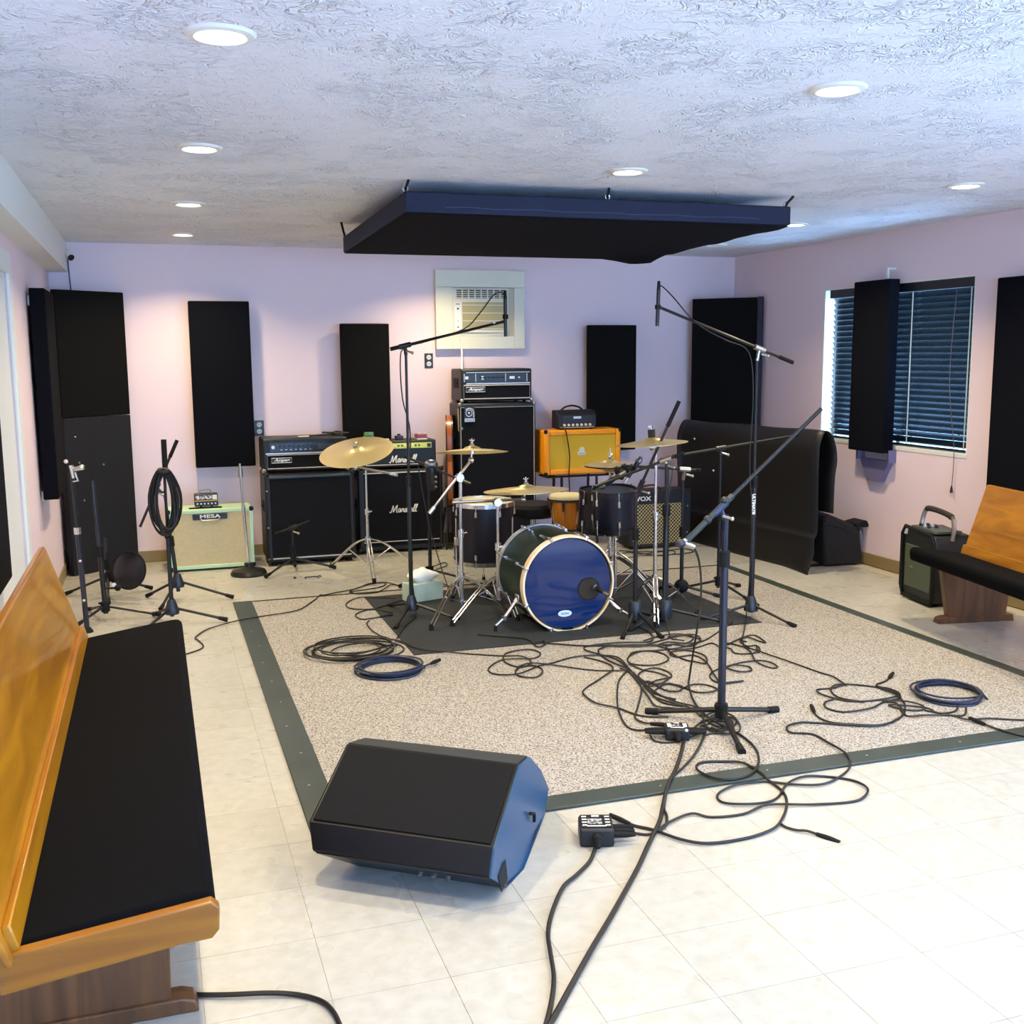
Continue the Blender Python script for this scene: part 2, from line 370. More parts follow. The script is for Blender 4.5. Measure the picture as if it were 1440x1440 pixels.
# left wall
t = T('sound_absorber', 'black fabric panel standing off the left wall beside the corner trap', 'panel', (XL, 7.45, .73), 'black fabric acoustic panels')
P('fabric_face', MB().bx((-.660, 7.02, .735), (-.572, 7.62, 2.0)), M_FAB, t, bev=.008)
for y_, z_ in ((7.1, .72), (7.5, .72), (7.1, 1.9), (7.5, 1.9)): P('wall_bracket', MB().bx((XL+.002, y_, z_), (-.655, y_+.05, z_+.06)), M_STEEL, t)
t = T('sound_absorber', 'black panel hung on the left wall by the white door, cut by the left edge', 'panel', (XL, 4.4, .66), 'black fabric acoustic panels')
P('fabric_face', MB().bx((XL+.02, 3.9, .66), (XL+.07, 4.96, 1.95)), M_FAB, t, bev=.008)
for y_ in (4.1, 4.7): P('hanging_strap', MB().bx((XL, y_, 1.88), (XL+.025, y_+.04, 2.1)), M_BLK, t)
# right wall: panel hung in front of the window, with its rod and the shelf bracket below
t = T('sound_absorber', 'narrow black panel hung in front of the blind-covered window', 'panel', (4.95, 6.7, .86), 'black fabric acoustic panels')
c0 = (4.930,6.820,2.091); c1 = (4.930,6.394,2.088); c2 = (4.930,6.795,0.864)
P('fabric_face', MB().bx((4.93, c1[1]+.02, c2[2]), (5.02, c0[1], c0[2])), M_FAB, t, bev=.008)
cy = (c0[1]+c1[1])/2
P('hanging_rod', MB().cyl((4.985, cy-.1, c0[2]-.02), (4.985, cy-.1, c0[2]+.085), .009).cyl((4.985, cy-.1, c0[2]+.075), (5.045, cy-.1, c0[2]+.075), .008), M_WHITE, t)
P('lower_bracket', MB().bx((4.98, cy-.2, c2[2]-.07), (XR, cy-.18, c2[2]+.02)).bx((4.98, cy+.16, c2[2]-.07), (XR, cy+.18, c2[2]+.02)).prism([(-.18, 0), (.16, 0), (.07, -.16), (-.09, -.16)], (5.0, cy, c2[2]-.06), (0, 1, 0), (0, 0, 1), (1, 0, 0), .04), mat('purple_shelf_paint', '#6d6788', .6), t)
t = T('sound_absorber', 'black panel on the right wall beside the wooden pew, cut by the right edge', 'panel', (XR, 5.1, .72), 'black fabric acoustic panels')
P('fabric_face', MB().bx((4.97, 4.75, .70), (5.035, 5.44, 2.03)), M_FAB, t, bev=.008)
P('standoff', MB().bx((5.034, 4.9, .9), (XR-.002, 4.95, 1.0)).bx((5.034, 5.2, .9), (XR-.002, 5.25, 1.0)), M_BLK, t)
# corner traps (floor standing, set across the corners)
def corner_trap(label, A, B, z1, m, split):
    A, B = V((A[0], A[1], 0)), V((B[0], B[1], 0)); u = (B-A).normalized(); n = V((u.y, -u.x, 0)); 
    t = T('corner_trap', label, 'panel', ((A+B)/2)[:], 'floor standing corner traps'); w = (B-A).length; c = (A+B)/2
    def slab(name, s0, s1, z0, z1, d0, d1, mm, lab=None):
        P(name, MB().prism([(s0, z0), (s1, z0), (s1, z1), (s0, z1)], A-n*d0, u, (0, 0, 1), n, -(d1-d0)), mm, t, bev=.006, label=lab)
    if split:
        slab('upper_panel', 0, w, 1.16, z1, 0, .05, m); slab('lower_panel', 0, .2, 0.0, 1.155, -.012, .05, mat('charcoal_board', '#0e1015', .9)); slab('lower_panel', .205, w, 0, 1.155, 0, .05, mat('charcoal_board', '#0e1015', .9))
        for s, z in ((.08, 1.02), (.10, .83), (.30, .80), (.12, .55)):
            p = A+u*s+n*.016; P('screw', MB().sphere((p.x, p.y, z), .007, 8, 6), M_STEEL, t)
    else:
        slab('front_panel', 0, w, 0, z1, 0, .05, m)
        slab('edge_board', w+.002, w+.05, 0, z1+.005, -.005, .035, mat('purple_black_board', '#231f33', .7))
    return t
corner_trap('tall charcoal corner trap standing in the left back corner', (-.62, 8.35), (-.165, 8.695), 2.07, M_FAB2, True)
corner_trap('tall black corner trap in the right back corner behind the draped vinyl', (4.56, 8.62), (4.97, 8.22), 2.057, M_FAB2, False)

# ================================================================ hanging ceiling cloud
t = T('ceiling_cloud', 'large black acoustic cloud hanging under the ceiling above the drums', 'panel', (2.3, 6.15, 2.25))
ct0, ct1 = 1.218, 3.385; cy0, cy1 = 5.27, 7.06
zd = lambda y: -(y-cy0)/(cy1-cy0)*.035
zb, zt = 2.279, 2.380
rim = [(ct0, cy0), (ct1, cy0), (ct1-.04, cy1), (ct0, cy1)]
P('frame', MB().loft([(x, y, zb+zd(y)) for x, y in rim], [(x, y, zt+zd(y)) for x, y in rim]), mat('black_cloud_cloth', '#141a33', .8, bump=(300, .3)), t, bev=.008)
n = 14
P('front_seam', MB().tube([(ct0+.2+(ct1-ct0-.4)*i/n, cy0-.002, zb+.03+.003*math.sin(i*2.1)) for i in range(n+1)], .003, 5), mat('grey_seam', '#343c58', .6), t)
# sagging cloth under the frame
vs = []; fs = []; nx, ny = 20, 16
for j in range(ny+1):
    for i in range(nx+1):
        a, b = i/nx, j/ny; x = ct0+.004+(ct1-ct0-.008)*a-.04*a*b; y = cy0+.004+(cy1-cy0-.008)*b
        dq = math.hypot(x-3.27, y-6.97)
        z = zb-.004+zd(y)-.012*math.sin(a*math.pi)*math.sin(b*math.pi)-.05*max(0, 1-dq/.22)-.008*max(0, math.sin(b*19))*(a > .9)
        vs.append((x, y, z))
for j in range(ny):
    for i in range(nx): k = j*(nx+1)+i; fs.append((k, k+nx+1, k+nx+2, k+1))
P('sagging_cloth', MB().add(vs, fs), M_FAB, t)
for x, y, dx, dy in ((ct0+.005, cy0+.01, .015, .0), (ct1-.03, cy0+.01, .03, -.02), ((ct0+ct1)/2-.01, cy0+.01, 0, -.02), (ct0+.01, cy1-.02, -.02, .0), (ct1-.06, cy1-.02, .03, 0)):
    z = zt+zd(y)
    P('suspension_hook', MB().tube([(x, y, z), (x+dx*.3, y+dy*.3, z+.02), (x+dx, y+dy, H-.008), (x+dx*1.1, y+dy, H)], .007, 6), M_RUB, t)
    P('eye_bolt', MB().ring((x, y, z+.012), (0, 1, 0), .012, .004, 14, 5), M_CHR, t)

# ================================================================ air conditioner in its white box
t = T('wall_air_conditioner', 'cream window air conditioner boxed into a white frame on the back wall', 'air conditioner', (2.64, YB, 1.64))
ya = 8.68
p0 = (2.245,8.680,1.635); p1 = (3.016,8.680,2.279); q0 = (2.387,8.680,1.739); q1 = (2.924,8.680,2.134)
x0, z0, x1, z1 = p0[0], p0[2], p1[0], p1[2]; u0, v0, u1, v1 = q0[0], q0[2], q1[0], q1[2]
zs = z1-.14
M_CREAM = mat('cream_board', '#dcdac4', .5)
P('surround_board', MB().bx((x0, ya, zs+.001), (x1, ya+.02, z1)), M_CREAM, t, bev=.002)
P('surround_board', MB().bx((x0, ya, z0), (u0, ya+.02, zs)), M_CREAM, t, bev=.002)
P('surround_board', MB().bx((u1, ya, z0), (x1, ya+.02, zs)), M_CREAM, t, bev=.002)
P('surround_board', MB().bx((u0, ya, z0), (u1, ya+.02, v0)), M_CREAM, t, bev=.002)
P('box_side', MB().bx((x0+.004, ya+.02, z0+.004), (x0+.02, YB, z1-.004)).bx((x1-.02, ya+.02, z0+.004), (x1-.004, YB, z1-.004)).bx((x0+.02, ya+.02, z0+.004), (x1-.02, YB, z0+.02)).bx((x0+.02, ya+.02, z1-.02), (x1-.02, YB, z1-.004)), M_CREAM, t)
M_AC = mat('cream_plastic', '#d6d2bb', .42); M_SLOT = mat('dark_slot', '#4e4a38', .7); M_ACG = mat('beige_grille', '#b3a878', .6)
yb_ = ya+.004
P('chassis', MB().bx((u0, yb_, v0), (u1-.05, ya+.05, v1)), M_AC, t, bev=.004)
P('side_gasket', MB().bx((u1-.05, ya+.016, v0), (u1, ya+.03, v1)), mat('grey_gasket', '#bdb8a3', .7), t)
w = u1-.05-u0
P('vent_recess', MB().bx((u0+.03, yb_-.002, v1-.085), (u1-.07, yb_, v1-.015)), M_SLOT, t)
for i in range(9): xx = u0+.03+(w-.05)*i/8; P('vent_divider', MB().bx((xx-.005, yb_-.006, v1-.087), (xx+.005, yb_-.001, v1-.013)), M_AC, t)
for i in range(4): zz = v1-.03-.016*i; P('vent_louver', MB().bx((u0+.03, yb_-.005, zz-.003), (u1-.07, yb_-.001, zz+.003)), M_AC, t)
gx0, gx1, gz0, gz1 = u0+.085, u1-.075, v0+.055, v1-.115
P('intake_grille', MB().bx((gx0, yb_-.003, gz0), (gx1, yb_, gz1)), M_ACG, t)
for i in range(14): zz = gz0+(gz1-gz0)*(i+.5)/14; P('grille_slat', MB().bx((gx0, yb_-.008, zz-.004), (gx1, yb_-.002, zz+.003)), M_ACG if i % 4 else M_AC, t)
P('control_strip', MB().bx((u0+.015, yb_-.006, gz0-.005), (u0+.075, yb_, gz1)), M_WHITE, t, bev=.002)
P('badge', MB().bx((u0+.025, yb_-.008, gz1-.022), (u0+.062, yb_-.005, gz1-.012)), mat('grey_print', '#8b8b80', .6), t)
for z, r, mm in ((gz1-.055, .008, M_BLK), (gz0+.07, .005, M_STEEL), (gz0+.02, .006, M_SLOT)):
    P('button', MB().cyl((u0+.044, yb_-.01, z), (u0+.044, yb_-.005, z), r), mm, t)
P('lower_lip', MB().bx((u0+.02, yb_-.012, v0+.03), (u1-.055, yb_, v0+.042)), M_AC, t, bev=.002)
pc = (2.442,8.680,1.745); pd = (2.382,8.400,1.468)
P('power_cord', MB().tube(spline([(pc[0], ya-.01, pc[2]), (pc[0]+.01, ya-.03, pc[2]-.12), (pd[0], 8.4, pd[2]), (pd[0]+.03, 8.36, 1.42), (pd[0]+.08, 8.72, 1.1), (pd[0]+.05, 8.72, .4)]), .007, 6), M_WHITE, t)

# wall outlets
def outlet(label, x, z):
    t = T('wall_outlet', label, 'outlet', (x, YB, z), 'duplex outlets on the back wall')
    P('cover_plate', MB().bx((x-.036, YB-.008, z-.06), (x+.036, YB, z+.06)), M_BLK, t, bev=.003)
    for dz in (-.027, .027):
        r = P('receptacle', MB().cyl((x, YB-.012, z+dz), (x, YB-.004, z+dz), .02, n=16), mat('almond_plastic', '#d8d0b4', .45), t)
        for dx in (-.007, .007): P('slot', MB().bx((x+dx-.0015, YB-.013, z+dz-.006), (x+dx+.0015, YB-.011, z+dz+.006)), M_BLK, r)
p = (0.790,8.730,1.024); outlet('black wall outlet peeking from behind the panel above the cream cabinet', p[0]+.004, p[2])
p = (2.190,8.730,1.542); outlet('black wall outlet on the back wall just left below the air conditioner', p[0], p[2])

# security camera high in the left back corner
p = (-0.508,8.620,2.314)
t = T('security_camera', 'small white security camera high in the left back corner', 'camera', (p[0], YB, p[2]))
x, z = p[0], p[2]
P('mount', MB().cyl((x-.03, YB-.002, z+.03), (x-.03, YB-.012, z+.03), .028).tube([(x-.03, YB-.01, z+.03), (x-.03, YB-.06, z+.035), (x-.015, YB-.08, z+.02)], .008), M_WHITE, t)
ax = V((.35, -.8, -.5)).normalized(); c = V((x-.015, YB-.09, z+.02))
P('housing', MB().lathe([(0, -.045), (.022, -.042), (.027, -.02), (.027, .035), (.024, .045)], c, ax), M_WHITE, t)
P('lens', MB().lathe([(.024, .043), (.012, .046), (0, .047)], c, ax), M_BLK, t)
P('wire', MB().tube([(x-.03, YB-.006, z+.01), (x-.028, YB-.006, z-.1), (x-.02, YB-.006, z-.3)], .005), mat('grey_wire', '#5a5680', .6), t)

# ================================================================ window blind
t = T('window_blind', 'dark green slatted blind lowered over the right wall window', 'blind', (XR, 6.53, .92))
M_SLAT = mat('dark_green_slat', '#1e2a31', .22, spec=.6, coat=.4)
sx = XR+.045; y0, y1 = WY0+.012, WY1-.075
P('headrail', MB().bx((XR+.004, y0, WZ1-.075), (XR+.075, y1+.01, WZ1-.004)), mat('dark_headrail', '#0e141c', .35), t, bev=.004)
NS = 25; sm = None; ang = math.radians(59)
for i in range(NS):
    z = WZ1-.095-(WZ1-.13-WZ0-.03)*i/(NS-1)
    if sm is None:
        pr = []
        for k in range(5):
            a = (k/4-.5)*.05; pr.append((a, .004*(1-(2*(k/4-.5))**2)))
        poly = pr+[(a, b-.0028) for a, b in reversed(pr)]
        R = Matrix.Rotation(ang, 3, 'Y')
        A = [R @ V((a, 0, b)) for a, b in poly]
        mbx = MB().loft([V((p.x, y0-6.53, p.z)) for p in A], [V((p.x, y1-6.53, p.z)) for p in A])
        o = P('slat', mbx, M_SLAT, None); o.parent = t; sm = o.data
    else: o = obj('slat', sm, t)
    o.location = (sx-XR, 0, z-.92)
P('bottom_rail', MB().bx((sx-.025, y0, WZ0+.016), (sx+.025, y1, WZ0+.034)), M_SLAT, t, bev=.003)
for yy in (y0+.05, y0+.62, y1-.62, y1-.05):
    m = MB()
    for dx in (-.02, .02): m.bx((sx+dx-.0015, yy-.004, WZ0+.03), (sx+dx+.0015, yy+.004, WZ1-.07))
    P('ladder_tape', m, mat('pale_tape', '#b9c4c6', .7), t)
e = (5.030,5.813,0.664)
P('pull_cord', MB().tube(spline([(XR+.0, y0+.16, WZ1-.09), (XR-.012, y0+.17, 1.4), (XR-.014, e[1], .95), (XR-.014, e[1], e[2]+.03)]), .0025, 5), mat('dark_cord', '#5b4b4b', .8), t)
P('tassel', MB().lathe([(.003, .045), (.007, .03), (.011, 0), (.008, -.004), (0, -.004)], (XR-.016, e[1], e[2]-.01), n=10), M_BLK, t)

# ================================================================ wooden pews
def pew(label, o, ln, L, side, near_cap, leg_at, D=.385, ls=0):
    """o: seam of seat and back at the far end (z 0); ln: unit vector along the pew toward the viewer; side: unit vector from back to seat front"""
    o, ln, sd = V(o), V(ln), V(side); up = V((0, 0, 1)); t = T('church_pew', label, 'bench', o[:], 'wooden pews along the side walls')
    zb, zf = .405, .452
    def prof(name, poly, a0, a1, m, bev=.006, lab=None):
        P(name, MB().prism(poly, o+ln*a0, sd, up, ln, a1-a0), m, t, bev=bev, label=lab)
    prof('seat_board', [(-.01, zb-.075), (D-.02, zf-.07), (D-.01, zf-.025), (-.01, zb-.03)], .02, L-.02, M_WOODP)
    pts = [(0, zb-.03), (D-.012, zf-.075), (D+.012, zf-.075), (D+.02, zf-.05), (D+.022, zf-.012), (D+.006, zf+.006), (D-.03, zf+.004), (D*.5, (zb+zf)/2+.006), (0, zb)]
    prof('seat_cushion', pts, 0, L-.03, M_SEAT, .012, 'black cloth seat cushion')
    if near_cap:
        cap = [(-.02, zb-.088), (D-.05, zf-.09), (D+.01, zf-.088), (D+.025, zf-.07), (D+.028, zf-.02), (D+.012, zf-.004), (-.02, zb-.004)]
        prof('end_cap', cap, L-.03, L, M_WOODX, .004)
        cap2 = [(-.02, zb-.088), (D-.02, zf-.09), (D-.005, zf-.03), (-.02, zb-.03)]
        prof('end_cap', cap2, 0, .02, M_WOODX, .004)
    # raked back with its lower rail
    prof('backrest', [(-.006, zb-.02), (.012, zb-.02), (-.125, .81), (-.150, .81)], -.005, L+.02, M_WOODP, .006)
    prof('back_rail', [(.0, zb-.01), (.022, zb+.002), (.006, zb+.058), (-.012, zb+.05)], 0, L-.01, M_WOODP, .004)
    for a in leg_at:
        prof('leg_panel', [(-.13-ls, .035), (D-.085-ls, .035), (D-.075-ls*.6, zf-.07), (-.03, zb-.07), (-.17, .70), (-.20, .70), (-.16-ls, .3)], a-.022, a+.022, M_WOODD, .004, 'dark oak leg panel')
        prof('foot', [(-.18-ls, 0), (D-.02-ls, 0), (D-.03-ls, .03), (D-.06-ls, .04), (-.17-ls, .04)], a-.032, a+.032, M_WOODD, .004)
    return t
pew('long wooden pew with black seat in the left foreground', (-.335, 4.80, 0), (0, -1, 0), 2.58, (1, 0, 0), True, (.12, 2.22))
ra = math.radians(10)
pew('wooden pew with black seat by the right wall, cut by the edge', (4.49, 5.06, 0), (-math.sin(ra), -math.cos(ra), 0), 1.9, (-math.cos(ra), math.sin(ra), 0), True, (.03, 1.5), .325, .13)

# ================================================================ stage monitor wedge in the foreground
R_ = dict(b0=(0.932,2.885,0.000), bf=(.840, 2.744, .114), fb=(.863, 2.778, .187), tF=(1.027, 3.03, .319), tB=(1.093, 3.13, .301), m1=(1.18, 3.263, .195), k1=(1.245, 3.362, .08), k2=(1.214, 3.315, .012), bt=(1.019,2.978,0.000))
K = ['b0', 'bf', 'fb', 'tF', 'tB', 'm1', 'k1', 'k2', 'bt']
dl = V((-.805, .593, 0)); LN = dict(b0=.50, bf=.57, fb=.60, tF=.60, tB=.59, m1=.56, k1=.52, k2=.51, bt=.49)
R_ = {k: V(v) for k, v in R_.items()}
Lf = {k: R_[k]+dl*LN[k]+V((0, 0, .006 if k == 'tF' else 0)) for k in K}
t = T('stage_monitor', 'black wedge stage monitor lying on the tiles at the carpet corner', 'speaker', ((R_['b0']+Lf['bt'])/2)[:])
P('cabinet', MB().loft([R_[k] for k in K], [Lf[k] for k in K]), mat('black_monitor_plastic', '#080a0e', .42, spec=.3), t, bev=.008)
def quad_panel(name, a, b, c, d, off, m, th=.004, inset=.02, parent=None, bev=0):
    a, b, c, d = V(a), V(b), V(c), V(d); ce = (a+b+c+d)/4; n = (b-a).cross(d-a).normalized()
    q = [p+(ce-p).normalized()*inset+n*off for p in (a, b, c, d)]
    return P(name, MB().loft([p-n*th for p in q], q), m, parent or t, bev=bev)
P('end_daylight_tint', MB().loft([R_[k]+V((.83,-.55,0))*.002 for k in K], [R_[k]-V((.83,-.55,0))*.004 for k in K]), mat('painted_blue_daylight', '#184668', .35), t, label='end of the black monitor with blue daylight painted on')  # thin overlay on the black end; blue daylight is painted into its colour
quad_panel('speaker_grille', R_['fb'], R_['tF'], Lf['tF'], Lf['fb'], .005, mat('black_steel_grille', '#07090c', .7, spec=.2, bump=(900, .6)), .004, .016, bev=.003)
quad_panel('grille_lip', Lf['tF'], R_['tF'], R_['tB'], Lf['tB'], .003, mat('grey_lip', '#2b2f2f', .5), .003, .008)
quad_panel('connector_plate', R_['b0'], R_['bf'], Lf['bf'], Lf['b0'], .003, M_BLK, .003, .015)
for s in (.28, .36, .44):
    c = R_['b0'].lerp(R_['bf'], .55)+dl*s*.55; nn = V((-.42, -.62, -.45)).normalized()
    P('control_knob', MB().cyl(c, c+nn*.016, .009, .007, 10), mat('grey_knob', '#55585c', .4), t)
hc = (R_['bf']*.35+R_['b0']*.65).lerp(R_['bt'], .25); rn = V((.83, -.55, 0))
quad_panel('side_handle', hc+V((-.05, -.07, .055)), hc+V((-.035, -.05, -.005)), hc+V((.0, .0, .005)), hc+V((-.01, -.015, .075)), .003, mat('handle_pit', '#08090c', .8), .003, .0)
bp = R_['bt'].lerp(R_['m1'], .55)
P('side_latch', MB().tube([bp+rn*.004+V((-.03, -.045, .02)), bp+rn*.006+V((-.005, -.008, .0)), bp+rn*.004+V((0.0, 0.0, -.03))], .006, 6), M_RUB, t)
for q in (Lf['b0'].lerp(Lf['bt'], .2)-dl*.04, Lf['b0'].lerp(Lf['bt'], .8)-dl*.06):
    P('rubber_foot', MB().cyl((q.x, q.y, 0), (q.x, q.y, .012), .014), M_RUB, t)

# ================================================================ amplifiers along the back wall
def corner_caps(x0, x1, y0, z0, z1, t, m, r=.016):
    for x in (x0, x1):
        for z in (z0, z1): P('corner_cap', MB().sphere((x+(r*.5 if x == x0 else -r*.5), y0+r*.5, z+(r*.5 if z == z0 else -r*.5)), r, 8, 6), m, t)
def piping(x0, x1, y, z0, z1, t, m=M_PIPE, r=.0035):
    P('piping', MB().tube([(x0, y, z0), (x1, y, z0), (x1, y, z1), (x0, y, z1)], r, 5, True), m, t)
def knob(x, y, z, r, t, m=M_KNOB, d=.014): P('knob', MB().cyl((x, y, z), (x, y-d, z), r, r*.8, 10), m, t)
def side_handle(x, y, z, t): P('side_handle', MB().bx((x-.004, y-.07, z-.04), (x+.004, y+.07, z+.04)).tube([(x-.008, y-.05, z), (x-.012, y, z+.005), (x-.008, y+.05, z)], .007), M_RUB, t)
def feet(x0, x1, y0, y1, z, t, h=.02, r=.018):
    for x in (x0+.05, x1-.05):
        for y in (y0+.05, y1-.05): P('rubber_foot', MB().cyl((x, y, z), (x, y, z+h), r, r*.9, 10), M_RUB, t)

# --- cream and mint cabinet
a = (0.054,8.220,0.470); b = (0.672,8.220,-0.039); x0, x1, y0, y1, zt = a[0], b[0], 8.22, 8.52, .462
M_MINT = mat('mint_vinyl', '#b9d8ae', .5, bump=(350, .3)); M_BUFF = mat('cream_grille_cloth', '#cfbf93', .85, noise=(60, .3, '#c4b182'), bump=(700, .4))
t = T('speaker_cabinet', 'cream fronted mint green speaker cabinet on the floor at the left', 'amplifier', ((x0+x1)/2, 8.4, 0), 'guitar speaker cabinets')
P('shell', MB().bx((x0, y0+.015, .016), (x1, y1, zt)), M_MINT, t, bev=.012)
fw = .028
P('front_frame', MB().bx((x0, y0, .016), (x0+fw, y0+.02, zt)).bx((x1-fw, y0, .016), (x1, y0+.02, zt)).bx((x0+fw, y0, .016), (x1-fw, y0+.02, .016+fw)).bx((x0+fw, y0, zt-fw), (x1-fw, y0+.02, zt)), M_MINT, t, bev=.004)
P('grille_cloth', MB().bx((x0+fw, y0+.006, .016+fw), (x1-fw, y0+.016, zt-fw)), M_BUFF, t)
corner_caps(x0, x1, y0, .016, zt, t, M_RUB, .02); feet(x0, x1, y0, y1, 0, t, .016)
p = (0.360,8.220,0.437)
bd = P('badge', MB().bx((p[0]-.125, y0-.002, zt-.075), (p[0]+.125, y0+.006, zt-.032)), M_BLK, t, bev=.002)
text('lettering', 'MESA', .036, (p[0], y0-.0025, zt-.052), (1, 0, 0), (0, 0, 1), M_LET, bd, bold=.0006, xs=1.75)
P('front_handle', MB().tube([(p[0]-.065, y0-.004, zt-.07), (p[0]-.06, y0-.014, zt-.079), (p[0]+.06, y0-.014, zt-.079), (p[0]+.065, y0-.004, zt-.07)], .005), M_STEEL, t)
P('top_handle', MB().bx((x0+.16, y0+.06, zt), (x0+.4, y0+.09, zt+.008)), M_RUB, t, bev=.003)
p = (0.343,8.300,0.524); hx = p[0]
t = T('mini_amp_head', 'tiny lunchbox amplifier head on top of the cream cabinet', 'amplifier', (hx, 8.35, .471))
z = .472
P('case', MB().bx((hx-.085, 8.29, z+.008), (hx+.085, 8.40, z+.095)), M_BLK, t, bev=.004)
P('upper_panel', MB().bx((hx-.078, 8.286, z+.06), (hx+.04, 8.291, z+.088)), mat('engraved_steel', '#d9cdb8', .35, .3, noise=(60, .1, '#241d18')), t)
P('meter_window', MB().bx((hx+.045, 8.286, z+.056), (hx+.078, 8.291, z+.09)), M_WHITE, t)
P('middle_strip', MB().bx((hx-.083, 8.286, z+.044), (hx+.083, 8.291, z+.053)), mat('amber_strip', '#c08a3c', .4), t)
for k in range(6): knob(hx-.065+.026*k, 8.29, z+.026, .007, t)
P('carry_handle', MB().tube([(hx-.05, 8.33, z+.094), (hx-.045, 8.33, z+.125), (hx+.03, 8.33, z+.128), (hx+.045, 8.33, z+.094)], .005), M_STEEL, t)
feet(hx-.09, hx+.09, 8.26, 8.43, .4705, t, .0105, .008)

# --- bass head and cabinet left
a = (0.769,8.200,0.699); x0 = a[0]; x1 = (1.447,8.200,0.498)[0]; y0, y1, zt = 8.2, 8.6, .715
t = T('speaker_cabinet', 'wide black speaker cabinet under the black bass head at the left', 'amplifier', ((x0+x1)/2, 8.4, 0), 'guitar speaker cabinets')
P('shell', MB().bx((x0, y0, .03), (x1, y1, zt)), M_TOLEX, t, bev=.02)
P('grille_cloth', MB().bx((x0+.035, y0-.004, .07), (x1-.035, y0+.004, zt-.045)), M_GRILLE, t, bev=.003)
P('top_bar', MB().bx((x0+.03, y0-.008, zt-.042), (x1-.03, y0, zt-.022)), mat('green_black_bar', '#24302d', .35), t, bev=.004)
P('lower_bar', MB().bx((x0+.04, y0-.008, .055), (x1-.04, y0, .063)), M_PIPE, t)
corner_caps(x0, x1, y0, .03, zt, t, M_BLK, .024); feet(x0, x1, y0, y1, 0, t, .032, .025); side_handle(x0, 8.38, .45, t)
for z in (.58, .30): P('corner_screw', MB().sphere((x0+.012, y0-.001, z), .008, 8, 5), M_STEEL, t)
h0, h1, hz0, hz1 = (0.765,8.200,0.855)[0], (1.401,8.200,0.831)[0], zt+.014, .975
t = T('bass_amp_head', 'black bass head with silver trim on the wide left cabinet', 'amplifier', ((h0+h1)/2, 8.36, zt), 'bass amplifier heads')
P('shell', MB().bx((h0, y0, hz0), (h1, 8.53, hz1)), M_TOLEX, t, bev=.012)
P('control_panel', MB().bx((h0+.05, y0-.004, hz1-.10), (h1-.02, y0+.003, hz1-.035)), mat('dark_faceplate', '#191b20', .35), t)
for k in range(8): knob(h0+.13+.034*k, y0-.003, hz1-.06, .009, t, mat('black_knob', '#0d0d10', .4))
for k in range(7): P('switch', MB().bx((h0+.13+.036*k, y0-.007, hz1-.088), (h0+.142+.036*k, y0-.003, hz1-.083)), M_STEEL, t)
P('power_light', MB().cyl((h0+.075, y0-.003, hz1-.065), (h0+.075, y0-.012, hz1-.065), .013), mat('white_lamp', '#ece9de', .4), t)
P('meter_panel', MB().bx((h0+.41, y0-.006, hz1-.088), (h0+.54, y0-.003, hz1-.048)), mat('grey_meter', '#3a4246', .3), t)
P('trim_bar', MB().bx((h0+.02, y0-.006, hz1-.118), (h1-.02, y0, hz1-.108)), M_PIPE, t)
piping(h0+.03, h1-.025, y0-.002, hz0+.02, hz1-.125, t)
P('grille_cloth', MB().bx((h0+.035, y0-.001, hz0+.022), (h1-.03, y0+.004, hz1-.127)), M_GRILLE, t)
def script_badge(t, x, y, z, w, h):
    b = P('badge', MB().bx((x-w/2, y-.004, z-h/2), (x+w/2, y, z+h/2)), M_BLK, t)
    P('badge_border', MB().tube([(x-w/2, y-.004, z-h/2), (x+w/2, y-.004, z-h/2), (x+w/2, y-.004, z+h/2), (x-w/2, y-.004, z+h/2)], .002, 5, True), M_LET, b)
    text('lettering', 'Ampeg', h*.86, (x, y-.0045, z+h*.04), (1, 0, 0), (0, 0, 1), M_LET, b, shear=.4, bold=.0008, xs=w/h*.30)
script_badge(t, h0+.135, y0-.001, hz1-.165, .15, .036)
for x in (h0+.002, h1-.002): P('corner_cap', MB().sphere((x, y0+.004, hz0+.004), .018, 8, 6), M_STEEL, t)
feet(h0, h1, y0, 8.53, zt+.0005, t, .015)
z = hz1+.001
tag(P('folded_paper', MB().box((h0+.33, 8.3, z+.003), (.1, .06, .004), .2), M_IVORY), 'small pale folded paper on the left bass head', 'paper')
for k, (xa, ya, xb, yb) in enumerate(((.36, 8.27, .62, 8.40), (.48, 8.42, .66, 8.26))):
    tag(P('drumstick', MB().tube([(h0+xa, ya, z+.008+.012*k), (h0+xb, yb, z+.010+.012*k)], .007, 8), mat('dark_stick', '#231c1a', .5)), ('dark drumstick lying on the left bass head, under the crossing one', 'dark drumstick crossing on top of the other on the bass head')[k], 'drumstick', 'crossed drumsticks on the bass head')
tag(P('coiled_lead', MB().tube(spline([(h0+.60+.05*math.cos(i*.9)*(1-.02*i), 8.36+.07*math.sin(i*.9), z+.006+.0012*i) for i in range(18)], 3), .005, 5), M_CABLE), 'short black lead coiled on the right end of the left bass head', 'cable')

